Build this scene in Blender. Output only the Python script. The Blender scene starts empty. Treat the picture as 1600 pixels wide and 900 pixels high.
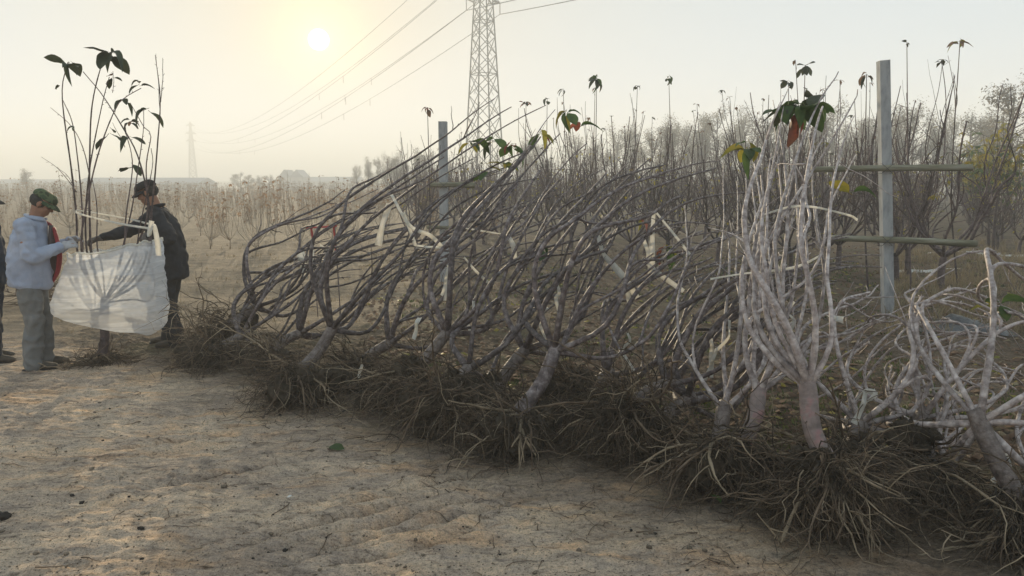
import bpy, math, random
import numpy as np
from mathutils import Vector, Matrix

SC = bpy.context.scene
COL = SC.collection
# ------------------------------------------------------------------ camera, world, sun, exposure
FPX, PITCH, CAMZ = 1186.0, math.radians(7.8), 1.7
cam = bpy.data.cameras.new('camera')
cam.sensor_width = 36.0
cam.lens = 36.0 * FPX / 1600.0
cam.clip_start, cam.clip_end = 0.05, 6000
camo = bpy.data.objects.new('camera', cam); COL.objects.link(camo)
camo.location = (0, 0, CAMZ)
camo.rotation_euler = (math.radians(90) - PITCH, 0, 0)
SC.camera = camo

def ray(px, py):
    a, b = (px - 800) / FPX, (450 - py) / FPX
    cp, sp = math.cos(PITCH), math.sin(PITCH)
    return np.array([a, cp + b * sp, -sp + b * cp])
def W(px, py, d):                      # the point seen at a pixel of the photograph, d metres ahead
    r = ray(px, py); r = r * (d / r[1]); return np.array([r[0], r[1], r[2] + CAMZ])
def G(px, py):                         # the same on the ground plane
    r = ray(px, py); r = r * (CAMZ / -r[2]); return np.array([r[0], r[1], 0.0])
def pix(x, y, z):
    cp, sp = math.cos(PITCH), math.sin(PITCH)
    dz = z - CAMZ
    dep = y * cp - dz * sp
    return 800 + FPX * x / dep, 450 - FPX * (y * sp + dz * cp) / dep

SUN = ray(498, 62); SUN = SUN / np.linalg.norm(SUN)
SUN_EL = math.asin(SUN[2]); SUN_AZ = math.atan2(-SUN[0], SUN[1])      # to the left of +Y

VEIL = 0.355                            # even glow of a high thin overcast
w = bpy.data.worlds.new('World'); SC.world = w; w.use_nodes = True
nt = w.node_tree; nt.nodes.clear()
N = nt.nodes.new; L = nt.links.new
sky = N('ShaderNodeTexSky'); sky.sky_type = 'NISHITA'; sky.sun_disc = False
sky.sun_elevation = SUN_EL; sky.sun_rotation = -SUN_AZ
sky.air_density = 0.12; sky.dust_density = 0.02; sky.ozone_density = 1.5; sky.altitude = 50
bg = N('ShaderNodeBackground'); bg.inputs['Strength'].default_value = 0.05
L(sky.outputs[0], bg.inputs['Color'])
veil = N('ShaderNodeBackground'); veil.inputs['Color'].default_value = (0.80, 0.96, 0.98, 1); veil.inputs['Strength'].default_value = VEIL
# the disc of the sun and its aureole, seen through thick morning air
tc = N('ShaderNodeTexCoord')
dot = N('ShaderNodeVectorMath'); dot.operation = 'DOT_PRODUCT'
nrm = N('ShaderNodeVectorMath'); nrm.operation = 'NORMALIZE'
L(tc.outputs['Generated'], nrm.inputs[0]); L(nrm.outputs[0], dot.inputs[0]); dot.inputs[1].default_value = SUN
ac = N('ShaderNodeMath'); ac.operation = 'ARCCOSINE'; L(dot.outputs['Value'], ac.inputs[0])
disc = N('ShaderNodeMapRange'); disc.interpolation_type = 'SMOOTHSTEP'
disc.inputs['From Min'].default_value = math.radians(0.8); disc.inputs['From Max'].default_value = math.radians(0.42)
disc.inputs['To Min'].default_value = 0; disc.inputs['To Max'].default_value = 1; L(ac.outputs[0], disc.inputs['Value'])
def halo(width, amp):
    a = N('ShaderNodeMath'); a.operation = 'DIVIDE'; L(ac.outputs[0], a.inputs[0]); a.inputs[1].default_value = -math.radians(width)
    b = N('ShaderNodeMath'); b.operation = 'EXPONENT'; L(a.outputs[0], b.inputs[0])
    c = N('ShaderNodeMath'); c.operation = 'MULTIPLY'; L(b.outputs[0], c.inputs[0]); c.inputs[1].default_value = amp
    return c
DISC_POWER, HALO_NEAR, HALO_FAR = 14.0, 1.0, 0.085
dm = N('ShaderNodeMath'); dm.operation = 'MULTIPLY'; L(disc.outputs[0], dm.inputs[0]); dm.inputs[1].default_value = DISC_POWER
s1 = N('ShaderNodeMath'); L(dm.outputs[0], s1.inputs[0]); L(halo(1.6, HALO_NEAR).outputs[0], s1.inputs[1])
s2 = N('ShaderNodeMath'); L(s1.outputs[0], s2.inputs[0]); L(halo(11.0, HALO_FAR).outputs[0], s2.inputs[1])
em = N('ShaderNodeBackground'); em.inputs['Color'].default_value = (1.0, 0.66, 0.24, 1); L(s2.outputs[0], em.inputs['Strength'])
wf = halo(18.0, 1.0); wm = N('ShaderNodeMix'); wm.data_type = 'RGBA'       # thick air reddens towards the low sun
wm.inputs[6].default_value = (0.71, 0.92, 1.05, 1); wm.inputs[7].default_value = (1.0, 0.76, 0.26, 1); L(wf.outputs[0], wm.inputs[0]); L(wm.outputs[2], veil.inputs['Color'])
ad = N('ShaderNodeAddShader'); L(bg.outputs[0], ad.inputs[0]); L(em.outputs[0], ad.inputs[1])
ad2 = N('ShaderNodeAddShader'); L(ad.outputs[0], ad2.inputs[0]); L(veil.outputs[0], ad2.inputs[1])
wo = N('ShaderNodeOutputWorld'); L(ad2.outputs[0], wo.inputs['Surface'])

sl = bpy.data.lights.new('sun', 'SUN'); sl.energy = 5.0; sl.angle = math.radians(0.6); sl.color = (1.0, 0.83, 0.56)
so = bpy.data.objects.new('sun', sl); COL.objects.link(so)
so.rotation_euler = Vector(SUN).to_track_quat('Z', 'Y').to_euler()
so.location = (-20, 60, 60)

SC.view_settings.view_transform = 'Standard'; SC.view_settings.look = 'None'
SC.view_settings.exposure = 0.93; SC.view_settings.gamma = 1.0
SC.cycles.use_denoising = True
SC.cycles.max_bounces = 6; SC.cycles.volume_bounces = 2; SC.cycles.transparent_max_bounces = 12
HAZE_DENSITY, HAZE_G, HAZE_COLOR = 0.0040, 0.1, (0.97, 0.97, 0.95, 1)

rng = np.random.default_rng(7); random.seed(7)
def U(a, b): return float(rng.uniform(a, b))

# ------------------------------------------------------------------ helpers
def vn(x, y, s=0):
    ix, iy = np.floor(x), np.floor(y); fx, fy = x - ix, y - iy
    fx = fx * fx * (3 - 2 * fx); fy = fy * fy * (3 - 2 * fy)
    def h(a, b):
        v = np.sin(a * 127.1 + b * 311.7 + s * 74.7) * 43758.5453
        return v - np.floor(v)
    return ((h(ix, iy) * (1 - fx) + h(ix + 1, iy) * fx) * (1 - fy) + (h(ix, iy + 1) * (1 - fx) + h(ix + 1, iy + 1) * fx) * fy) * 2 - 1
def fbm(x, y, o=4, s=0):
    t, a = 0, 1.0
    for k in range(o):
        t = t + a * vn(x, y, s + k); x, y, a = x * 2.03 + 3.1, y * 2.03 - 1.7, a * 0.5
    return t
def sst(a, b, x):
    t = np.clip((x - a) / (b - a), 0, 1); return t * t * (3 - 2 * t)

SCRAPES = [(*G(300, 690)[:2], .5, .16, .35), (*G(590, 800)[:2], .7, .3, .55), (*G(380, 740)[:2], .4, .12, .5), (*G(640, 830)[:2], .5, .25, .5), (*G(250, 590)[:2], .5, .2, .2)]
def gz(x, y, fine=False):
    x = np.asarray(x, float); y = np.asarray(y, float)
    r = np.hypot(x, y)
    near = 1 - sst(30, 90, r)
    z = 0.05 * fbm(x * .3, y * .3, 3, 1) * near + 0.012 * fbm(x * 1.7, y * 1.7, 3, 5) * near
    left = sst(1.5, -1.0, x + 0.02 * y) * sst(8.8, 11, y)
    zz = y + 0.12 * x + .5 * vn(x * .3, y * .3, 9)
    z = z + left * near * (0.10 * (0.5 + 0.5 * np.sin(zz * 2 * np.pi / 2.3)) - .05)
    rt = sst(-0.5, 2.0, x + 0.02 * y) * sst(8.5, 11, y - 0.6 * 0)
    q = x * .88 - y * .48
    z = z + rt * near * (0.09 * (0.5 + 0.5 * np.sin((q - .21) * 2 * np.pi / 2.3)) - .045 + .03 * fbm(x * 2, y * 2, 2, 30))
    if fine:
        f = 1 - sst(9, 16, r)
        z = z + f * (0.010 * fbm(x * 6 - y * 2, y * 5 + x * 2, 4, 11) + 0.013 * np.abs(fbm(x * 5 - y * 4, y * 19 + x * 7, 3, 51)) + 0.005 * np.abs(fbm(x * 19, y * 16, 2, 17)))
        c = sst(.25, .8, fbm(x * 5 + 7, y * 5, 3, 41)); z = z + f * .009 * c
        for (sx, sy, ln, wd, an) in SCRAPES:
            dx, dy = x - sx, y - sy
            u = dx * math.cos(an) + dy * math.sin(an); v = -dx * math.sin(an) + dy * math.cos(an)
            m = np.exp(-(u / ln) ** 4 - (v / wd) ** 4)
            gv = np.abs(np.sin(v * np.pi / .15 + .9 * vn(u * 2.5, v * 3, 3)))
            z = z - m * .10 * (1 - gv) ** 2.0 * (.55 + .45 * vn(u * 4, v * 6, 8)) + m * .010 * gv
    return z
def gzf(x, y): return float(gz(np.array([x]), np.array([y]))[0])

class MB:                              # collects shapes, builds ONE mesh object
    def __init__(s): s.v = []; s.q = []; s.t = []; s.qm = []; s.tm = []; s.n = 0; s.a = []
    def add(s, verts, quads=None, tris=None, m=0, att=None):
        verts = np.asarray(verts, float).reshape(-1, 3)
        s.v.append(verts); s.a.append(np.zeros(len(verts)) if att is None else att)
        if quads is not None and len(quads):
            quads = np.asarray(quads, int).reshape(-1, 4); s.q.append(quads + s.n); s.qm.append(np.full(len(quads), m))
        if tris is not None and len(tris):
            tris = np.asarray(tris, int).reshape(-1, 3); s.t.append(tris + s.n); s.tm.append(np.full(len(tris), m))
        s.n += len(verts)
    def mesh(s, name, mats, smooth=True):
        me = bpy.data.meshes.new(name)
        v = np.concatenate(s.v)
        q = np.concatenate(s.q) if s.q else np.zeros((0, 4), int)
        t = np.concatenate(s.t) if s.t else np.zeros((0, 3), int)
        me.vertices.add(len(v)); me.vertices.foreach_set('co', v.astype(np.float32).ravel())
        nl = q.size + t.size
        me.loops.add(nl); me.loops.foreach_set('vertex_index', np.concatenate([q.ravel(), t.ravel()]).astype(np.int32))
        me.polygons.add(len(q) + len(t))
        ls = np.concatenate([np.arange(len(q)) * 4, q.size + np.arange(len(t)) * 3]).astype(np.int32)
        me.polygons.foreach_set('loop_start', ls)
        mi = np.concatenate(s.qm + s.tm).astype(np.int32)
        me.polygons.foreach_set('material_index', mi)
        me.polygons.foreach_set('use_smooth', np.full(len(ls), smooth))
        for m in (mats if isinstance(mats, (list, tuple)) else [mats]): me.materials.append(m)
        at = me.attributes.new('along', 'FLOAT', 'POINT'); at.data.foreach_set('value', np.concatenate(s.a).astype(np.float32))
        me.update(calc_edges=True); me.validate()
        return me
    def build(s, name, mats, parent=None, smooth=True, loc=(0, 0, 0)):
        if parent is not None:         # vertices are given in world space: store them relative to the parent
            pass
        return link(name, s.mesh(name, mats, smooth), parent, loc)

def link(name, me, parent=None, loc=(0, 0, 0)):
    o = bpy.data.objects.new(name, me); COL.objects.link(o)
    o.location = loc
    if parent is not None: o.parent = parent
    return o
def tag(o, label=None, cat=None, group=None, kind=None):
    if label: o['label'] = label
    if cat: o['category'] = cat
    if group: o['group'] = group
    if kind: o['kind'] = kind
    return o
def empty(name, loc=(0, 0, 0), label=None, cat=None, group=None):
    o = bpy.data.objects.new(name, None); COL.objects.link(o); o.location = loc; o.empty_display_size = .1
    return tag(o, label, cat, group)
def copy_tree(o, parent=None):
    c = o.copy(); COL.objects.link(c)
    if parent is not None: c.parent = parent
    for ch in list(o.children): copy_tree(ch, c)
    return c

def tube(mb, P, ru, rv=None, sides=6, ref=None, cap=True, m=0):
    P = np.asarray(P, float); n = len(P)
    ru = np.broadcast_to(np.asarray(ru, float), (n,)); rv = ru if rv is None else np.broadcast_to(np.asarray(rv, float), (n,))
    T = np.gradient(P, axis=0); T /= np.linalg.norm(T, axis=1, keepdims=True) + 1e-12
    if ref is None:
        mean = T.mean(0); ref = np.eye(3)[int(np.argmin(np.abs(mean)))]
    ref = np.asarray(ref, float)
    Uv = ref - T * (T @ ref)[:, None]; Uv /= np.linalg.norm(Uv, axis=1, keepdims=True) + 1e-9
    Vv = np.cross(T, Uv)
    a = np.arange(sides) * 2 * np.pi / sides
    R = P[:, None] + Uv[:, None] * (np.cos(a)[None, :, None] * ru[:, None, None]) + Vv[:, None] * (np.sin(a)[None, :, None] * rv[:, None, None])
    V = R.reshape(-1, 3)
    i = np.arange(n - 1)[:, None] * sides; j = np.arange(sides)[None]; k = (j + 1) % sides
    Q = np.stack([i + j, i + k, i + sides + k, i + sides + j], -1).reshape(-1, 4)
    cl_ = np.concatenate([[0], np.cumsum(np.linalg.norm(np.diff(P, axis=0), axis=1))]) + (P[0] @ [3.1, 5.7, 2.3]) % 7; att = np.repeat(cl_, sides)
    tr = None
    if cap:
        att = np.concatenate([att, cl_[:1], cl_[-1:]])
        V = np.concatenate([V, P[:1], P[-1:]]); c0, c1 = n * sides, n * sides + 1
        j = np.arange(sides); k = (j + 1) % sides
        tr = np.concatenate([np.stack([np.full(sides, c0), k, j], -1), np.stack([np.full(sides, c1), (n - 1) * sides + j, (n - 1) * sides + k], -1)])
    mb.add(V, Q, tr, m, att)
def spurs(mb, P, r, n, l0, l1, m=0):   # buds and short spurs at the nodes of a whip
    if n <= 0: return
    T = np.gradient(P, axis=0); T /= np.linalg.norm(T, axis=1, keepdims=True) + 1e-9
    for k in rng.integers(2, len(P) - 1, n):
        f = rng.random(); p = P[k - 1] * f + P[k] * (1 - f); d = rng.normal(0, 1, 3); d -= T[k] * (d @ T[k]); d /= np.linalg.norm(d) + 1e-9; d = d + T[k] * U(.5, 1.3); d /= np.linalg.norm(d)
        rr = r[k] * .5 + .0008; tube(mb, [p, p + d * (r[k] + U(l0, l1))], [rr, rr * .55], sides=4, m=m)
def spline(P, n):                      # Catmull-Rom through points
    P = np.asarray(P, float)
    if len(P) == 2: return P[0] + (P[1] - P[0]) * np.linspace(0, 1, n)[:, None]
    Q = np.concatenate([[2 * P[0] - P[1]], P, [2 * P[-1] - P[-2]]])
    d = np.linalg.norm(np.diff(P, axis=0), axis=1); cum = np.concatenate([[0], np.cumsum(d)]); cum /= cum[-1]
    out = []
    for t in np.linspace(0, 1, n):
        i = min(int(np.searchsorted(cum, t, 'right')) - 1, len(P) - 2)
        u = (t - cum[i]) / (cum[i + 1] - cum[i] + 1e-12)
        a, b, c, e = Q[i], Q[i + 1], Q[i + 2], Q[i + 3]
        out.append(.5 * (2 * b + (c - a) * u + (2 * a - 5 * b + 4 * c - e) * u * u + (3 * b - a - 3 * c + e) * u ** 3))
    return np.array(out)
def wig(n, amp, waves=4):              # smooth random sideways wander, zero at the start
    t = np.linspace(0, 1, n); o = np.zeros((n, 3))
    for k in range(1, waves + 1):
        o += np.sin(t[:, None] * (np.pi * k * U(.7, 1.3)) + rng.uniform(0, 6.28, 3)) * rng.normal(0, 1, 3) / k ** 1.2
    o -= o[0]
    return o * amp * np.minimum(1, t * 4)[:, None]
def knots(n, amt=.16, p=.3): return 1 + amt * (rng.random(n) < p) * rng.random(n)
def box(mb, c, h, rot=0.0, m=0):
    c = np.asarray(c, float); h = np.asarray(h, float)
    V = np.array([[x, y, z] for x in (-1, 1) for y in (-1, 1) for z in (-1, 1)], float) * h
    ca, sa = math.cos(rot), math.sin(rot)
    V = np.stack([V[:, 0] * ca - V[:, 1] * sa, V[:, 0] * sa + V[:, 1] * ca, V[:, 2]], -1) + c
    mb.add(V, [[0, 1, 3, 2], [4, 6, 7, 5], [0, 4, 5, 1], [2, 3, 7, 6], [0, 2, 6, 4], [1, 5, 7, 3]], None, m)
def ico(sub=2):
    import bmesh
    bm = bmesh.new(); bmesh.ops.create_icosphere(bm, subdivisions=sub, radius=1)
    V = np.array([v.co[:] for v in bm.verts]); F = np.array([[v.index for v in f.verts] for f in bm.faces]); bm.free()
    return V, F
ICO = {k: ico(k) for k in (1, 2, 3, 4)}
def blob(mb, c, r, sub=3, rough=.2, freq=2.5, m=0, seed=0):
    V, F = ICO[sub]
    s = 1 + rough * fbm(V[:, 0] * freq + V[:, 2] * 1.7 + seed, V[:, 1] * freq - V[:, 2] * 2.1 + seed * .7, 4, 3)
    mb.add(V * s[:, None] * np.asarray(r) + np.asarray(c), None, F, m)

# ------------------------------------------------------------------ materials
def ramp_mat(name, cols, scale=4, rough=.85, bump=.3, bscale=None, detail=6, stretch=None, transl=0, spec=.25, alpha=None, coord='Object', bdist=.02, seedvar=0, rings=0):
    m = bpy.data.materials.new(name); m.use_nodes = True
    t = m.node_tree; t.nodes.clear(); n = t.nodes.new; l = t.links.new
    tcn = n('ShaderNodeTexCoord'); mp = n('ShaderNodeMapping'); l(tcn.outputs[coord], mp.inputs['Vector'])
    if stretch: mp.inputs['Scale'].default_value = stretch
    nz = n('ShaderNodeTexNoise'); nz.inputs['Scale'].default_value = scale; nz.inputs['Detail'].default_value = detail; nz.inputs['Roughness'].default_value = .62
    l(mp.outputs[0], nz.inputs['Vector'])
    cr = n('ShaderNodeValToRGB'); cr.color_ramp.elements[0].position = .3; cr.color_ramp.elements[1].position = .7
    els = cr.color_ramp.elements
    while len(els) < len(cols): els.new(.5)
    for i, c in enumerate(cols):
        els[i].position = .3 + .4 * i / max(1, len(cols) - 1); els[i].color = (*c, 1)
    l(nz.outputs['Fac'], cr.inputs[0])
    colr = cr.outputs[0]
    if seedvar:
        oi = n('ShaderNodeObjectInfo'); hs = n('ShaderNodeHueSaturation')
        mr = n('ShaderNodeMapRange'); mr.inputs['To Min'].default_value = 1 - seedvar; mr.inputs['To Max'].default_value = 1 + seedvar
        l(oi.outputs['Random'], mr.inputs['Value']); l(mr.outputs[0], hs.inputs['Value']); l(colr, hs.inputs['Color']); colr = hs.outputs[0]
    if rings:
        at = n('ShaderNodeAttribute'); at.attribute_name = 'along'
        rn = n('ShaderNodeTexNoise'); rn.noise_dimensions = '1D'; rn.inputs['Scale'].default_value = 26; rn.inputs['Detail'].default_value = 3; l(at.outputs['Fac'], rn.inputs['W'])
        rr = n('ShaderNodeValToRGB'); e = rr.color_ramp.elements; e[0].position = .30; e[0].color = (1 - rings, 1 - rings, 1 - rings, 1); e[1].position = .46; e[1].color = (1, 1, 1, 1); e.new(.66).color = (1 + rings * .35, 1 + rings * .33, 1 + rings * .3, 1)
        l(rn.outputs['Fac'], rr.inputs[0]); mxr = n('ShaderNodeMix'); mxr.data_type = 'RGBA'; mxr.blend_type = 'MULTIPLY'; mxr.inputs[0].default_value = 1; l(colr, mxr.inputs[6]); l(rr.outputs[0], mxr.inputs[7]); colr = mxr.outputs[2]
    b = n('ShaderNodeBsdfPrincipled'); b.inputs['Roughness'].default_value = rough; b.inputs['Specular IOR Level'].default_value = spec
    l(colr, b.inputs['Base Color'])
    if bump:
        n2 = n('ShaderNodeTexNoise'); n2.inputs['Scale'].default_value = bscale or scale * 4; n2.inputs['Detail'].default_value = 5
        l(mp.outputs[0], n2.inputs['Vector'])
        bp = n('ShaderNodeBump'); bp.inputs['Strength'].default_value = bump; bp.inputs['Distance'].default_value = bdist
        l(n2.outputs['Fac'], bp.inputs['Height']); l(bp.outputs[0], b.inputs['Normal'])
    sh = b.outputs[0]
    if transl:
        tr = n('ShaderNodeBsdfTranslucent'); l(colr, tr.inputs['Color']); mx = n('ShaderNodeMixShader'); mx.inputs[0].default_value = transl
        l(sh, mx.inputs[1]); l(tr.outputs[0], mx.inputs[2]); sh = mx.outputs[0]
    if alpha is not None:
        tp = n('ShaderNodeBsdfTransparent'); mx = n('ShaderNodeMixShader')
        n3 = n('ShaderNodeTexNoise'); n3.inputs['Scale'].default_value = 3; n3.inputs['Detail'].default_value = 8; n3.inputs['Distortion'].default_value = .6
        mp3 = n('ShaderNodeMapping'); mp3.inputs['Scale'].default_value = (.5, .5, 6.5); mp3.inputs['Rotation'].default_value = (0, .18, 0)
        l(tcn.outputs[coord], mp3.inputs[0]); l(mp3.outputs[0], n3.inputs['Vector'])
        mr = n('ShaderNodeMapRange'); mr.inputs['From Min'].default_value = .46; mr.inputs['From Max'].default_value = .74
        mr.inputs['To Min'].default_value = alpha[0]; mr.inputs['To Max'].default_value = alpha[1]
        l(n3.outputs['Fac'], mr.inputs['Value']); l(mr.outputs[0], mx.inputs[0]); l(tp.outputs[0], mx.inputs[1]); l(sh, mx.inputs[2]); sh = mx.outputs[0]
    o = n('ShaderNodeOutputMaterial'); l(sh, o.inputs['Surface'])
    return m

M = {}
M['bark_dark'] = ramp_mat('bark_dark', [(.05, .038, .036), (.115, .09, .088), (.27, .235, .23)], 22, .62, .6, 70, seedvar=.3, spec=.3, bdist=.006, rings=.3)
M['bark_pale'] = ramp_mat('bark_pale', [(.13, .10, .092), (.34, .285, .27), (.58, .52, .50)], 20, .6, .6, 60, seedvar=.2, spec=.3, bdist=.006, rings=.2)
M['bark_trunk'] = ramp_mat('bark_trunk', [(.07, .052, .045), (.15, .118, .105), (.25, .21, .19)], 26, .6, .9, 70, spec=.4, bdist=.008, rings=.16)
M['bark_red'] = ramp_mat('bark_red', [(.15, .115, .105), (.26, .205, .19), (.40, .165, .17)], 7, .75, .9, 60, spec=.3, bdist=.008, rings=.16)
M['leaf_sapling'] = ramp_mat('leaf_sapling', [(.20, .13, .085), (.33, .22, .14), (.42, .29, .19)], 9, .8, .3, 30, transl=.5, seedvar=.3, bdist=.004)
M['bark_sapling'] = ramp_mat('bark_sapling', [(.22, .17, .12), (.34, .27, .20), (.42, .35, .27)], 9, .8, .3, 40, seedvar=.3)
M['bark_field'] = ramp_mat('bark_field', [(.055, .040, .040), (.10, .074, .074), (.165, .128, .128)], 9, .7, .3, 40, seedvar=.3, rings=.3)
M['root'] = ramp_mat('root', [(.06, .042, .029), (.125, .088, .06), (.20, .145, .098)], 9, .9, .4, 60, bdist=.004)
M['root_dark'] = ramp_mat('root_dark', [(.028, .020, .014), (.06, .044, .031), (.10, .075, .053)], 9, .9, .4, 60, bdist=.004)
M['root_light'] = ramp_mat('root_light', [(.15, .115, .075), (.28, .215, .145), (.40, .315, .22)], 9, .9, .4, 60, bdist=.004)
M['root_soil'] = ramp_mat('root_soil', [(.03, .023, .016), (.055, .042, .029), (.085, .065, .046)], 9, 1, .9, 30, bdist=.03)
M['leaf_green'] = ramp_mat('leaf_green', [(.035, .07, .025), (.07, .115, .035), (.12, .15, .04)], 9, .5, .3, 30, transl=.35, seedvar=.3, bdist=.004)
M['leaf_dark'] = ramp_mat('leaf_dark', [(.03, .045, .028), (.05, .062, .035), (.08, .075, .045)], 9, .55, .3, 30, transl=.25, seedvar=.3, bdist=.004)
M['leaf_yellow'] = ramp_mat('leaf_yellow', [(.16, .17, .03), (.30, .25, .04), (.38, .26, .05)], 9, .55, .3, 30, transl=.4, seedvar=.3, bdist=.004)
M['leaf_red'] = ramp_mat('leaf_red', [(.10, .06, .035), (.30, .085, .05), (.42, .11, .07)], 9, .55, .3, 30, transl=.35, seedvar=.3, bdist=.004)
M['leaf_brown'] = ramp_mat('leaf_brown', [(.10, .06, .04), (.18, .11, .07), (.26, .17, .11)], 9, .8, .3, 30, transl=.3, seedvar=.3, bdist=.004)
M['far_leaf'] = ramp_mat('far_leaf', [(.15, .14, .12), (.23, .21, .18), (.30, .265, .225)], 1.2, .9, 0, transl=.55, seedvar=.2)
M['tape'] = ramp_mat('tape', [(.70, .67, .60), (.84, .82, .77), (.86, .84, .80)], 20, .45, .25, 60, transl=.6, bdist=.004)
M['red_tape'] = ramp_mat('red_tape', [(.42, .06, .06), (.55, .10, .09)], 20, .5, .2, transl=.3)
M['concrete'] = ramp_mat('concrete', [(.20, .205, .21), (.33, .335, .34), (.42, .42, .42)], 9, .9, .8, 40, stretch=(1, 1, .35), bdist=.006)
M['pole_wood'] = ramp_mat('pole_wood', [(.10, .095, .06), (.18, .17, .115), (.30, .28, .22)], 6, .85, .6, 40, stretch=(.3, 3, 3), bdist=.01)
M['wire'] = ramp_mat('wire', [(.05, .05, .05), (.09, .09, .09)], 9, .6, 0)
M['steel'] = ramp_mat('steel', [(.10, .105, .11), (.15, .155, .16)], 3, .95, 0, spec=.05)
M['cable'] = ramp_mat('cable', [(.10, .10, .11), (.14, .14, .15)], 3, .6, 0)
M['glass_insulator'] = ramp_mat('glass_insulator', [(.16, .13, .12), (.22, .18, .16)], 3, .3, 0)
M['shed_wall'] = ramp_mat('shed_wall', [(.30, .31, .32), (.38, .38, .38)], .6, .9, 0)
M['shed_roof'] = ramp_mat('shed_roof', [(.17, .20, .24), (.24, .27, .30)], .5, .7, 0)
M['window'] = ramp_mat('window', [(.04, .045, .05), (.06, .07, .08)], 2, .25, 0)
M['hill'] = ramp_mat('hill', [(.06, .07, .05), (.10, .10, .07)], .05, 1, 0)
M['black_film'] = ramp_mat('black_film', [(.012, .012, .014), (.03, .03, .034)], 8, .35, .6, 20, spec=.5)
M['plastic'] = ramp_mat('plastic', [(.82, .85, .90), (.89, .90, .92)], 6, .2, .3, 9, stretch=(1, 1, 4), transl=.65, spec=.6, alpha=(.50, .93), bdist=.02)
M['jacket_blue'] = ramp_mat('jacket_blue', [(.27, .31, .41), (.34, .38, .48), (.40, .43, .52)], 5, .9, .35, 40, bdist=.006)
M['trouser_grey'] = ramp_mat('trouser_grey', [(.13, .13, .13), (.175, .175, .17), (.21, .205, .20)], 5, .95, .3, 40, bdist=.006)
M['suit_dark'] = ramp_mat('suit_dark', [(.012, .013, .017), (.022, .023, .028), (.035, .035, .04)], 5, .9, .3, 40, bdist=.006)
M['navy'] = ramp_mat('navy', [(.014, .02, .035), (.025, .034, .055)], 5, .9, .3, 40, bdist=.006)
M['skin'] = ramp_mat('skin', [(.25, .125, .08), (.33, .175, .115)], 9, .6, .1)
M['glove'] = ramp_mat('glove', [(.34, .34, .36), (.46, .45, .46)], 20, .95, .4, 80, bdist=.004)
M['glove_dark'] = ramp_mat('glove_dark', [(.10, .09, .085), (.17, .15, .14)], 20, .95, .4, 80, bdist=.004)
M['camo'] = ramp_mat('camo', [(.05, .06, .035), (.10, .125, .065), (.055, .085, .05), (.17, .17, .11)], 17, .95, .2, 60, detail=1.5, bdist=.004)
for e in M['camo'].node_tree.nodes:
    if e.type == 'VALTORGB': e.color_ramp.interpolation = 'CONSTANT'
M['cap_dark'] = ramp_mat('cap_dark', [(.018, .017, .018), (.03, .028, .03)], 9, .9, .2)
M['shoe'] = ramp_mat('shoe', [(.05, .042, .035), (.11, .09, .07)], 12, .8, .3)
M['hair'] = ramp_mat('hair', [(.02, .018, .016), (.06, .055, .05)], 40, .7, .3)
M['bag_red'] = ramp_mat('bag_red', [(.20, .015, .02), (.30, .025, .03)], 9, .6, .2)
M['bag_dark'] = ramp_mat('bag_dark', [(.06, .045, .045), (.10, .075, .075)], 9, .7, .2)
M['eye'] = ramp_mat('eye', [(.01, .01, .01), (.02, .015, .01)], 9, .2, 0)
M['clod'] = ramp_mat('clod', [(.09, .07, .05), (.17, .135, .10), (.24, .19, .14)], 12, 1, .7, 50, bdist=.01)
M['clod_dark'] = ramp_mat('clod_dark', [(.018, .015, .013), (.04, .034, .03)], 16, 1, .7, 50, bdist=.01)
M['straw'] = ramp_mat('straw', [(.20, .155, .09), (.34, .27, .17)], 3, .9, 0, transl=.3)
M['weed'] = ramp_mat('weed', [(.04, .06, .02), (.085, .11, .035), (.13, .14, .05)], 3, .8, 0, transl=.3)
M['chip'] = ramp_mat('chip', [(.50, .48, .44), (.66, .64, .60)], 20, .8, .3)

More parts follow.
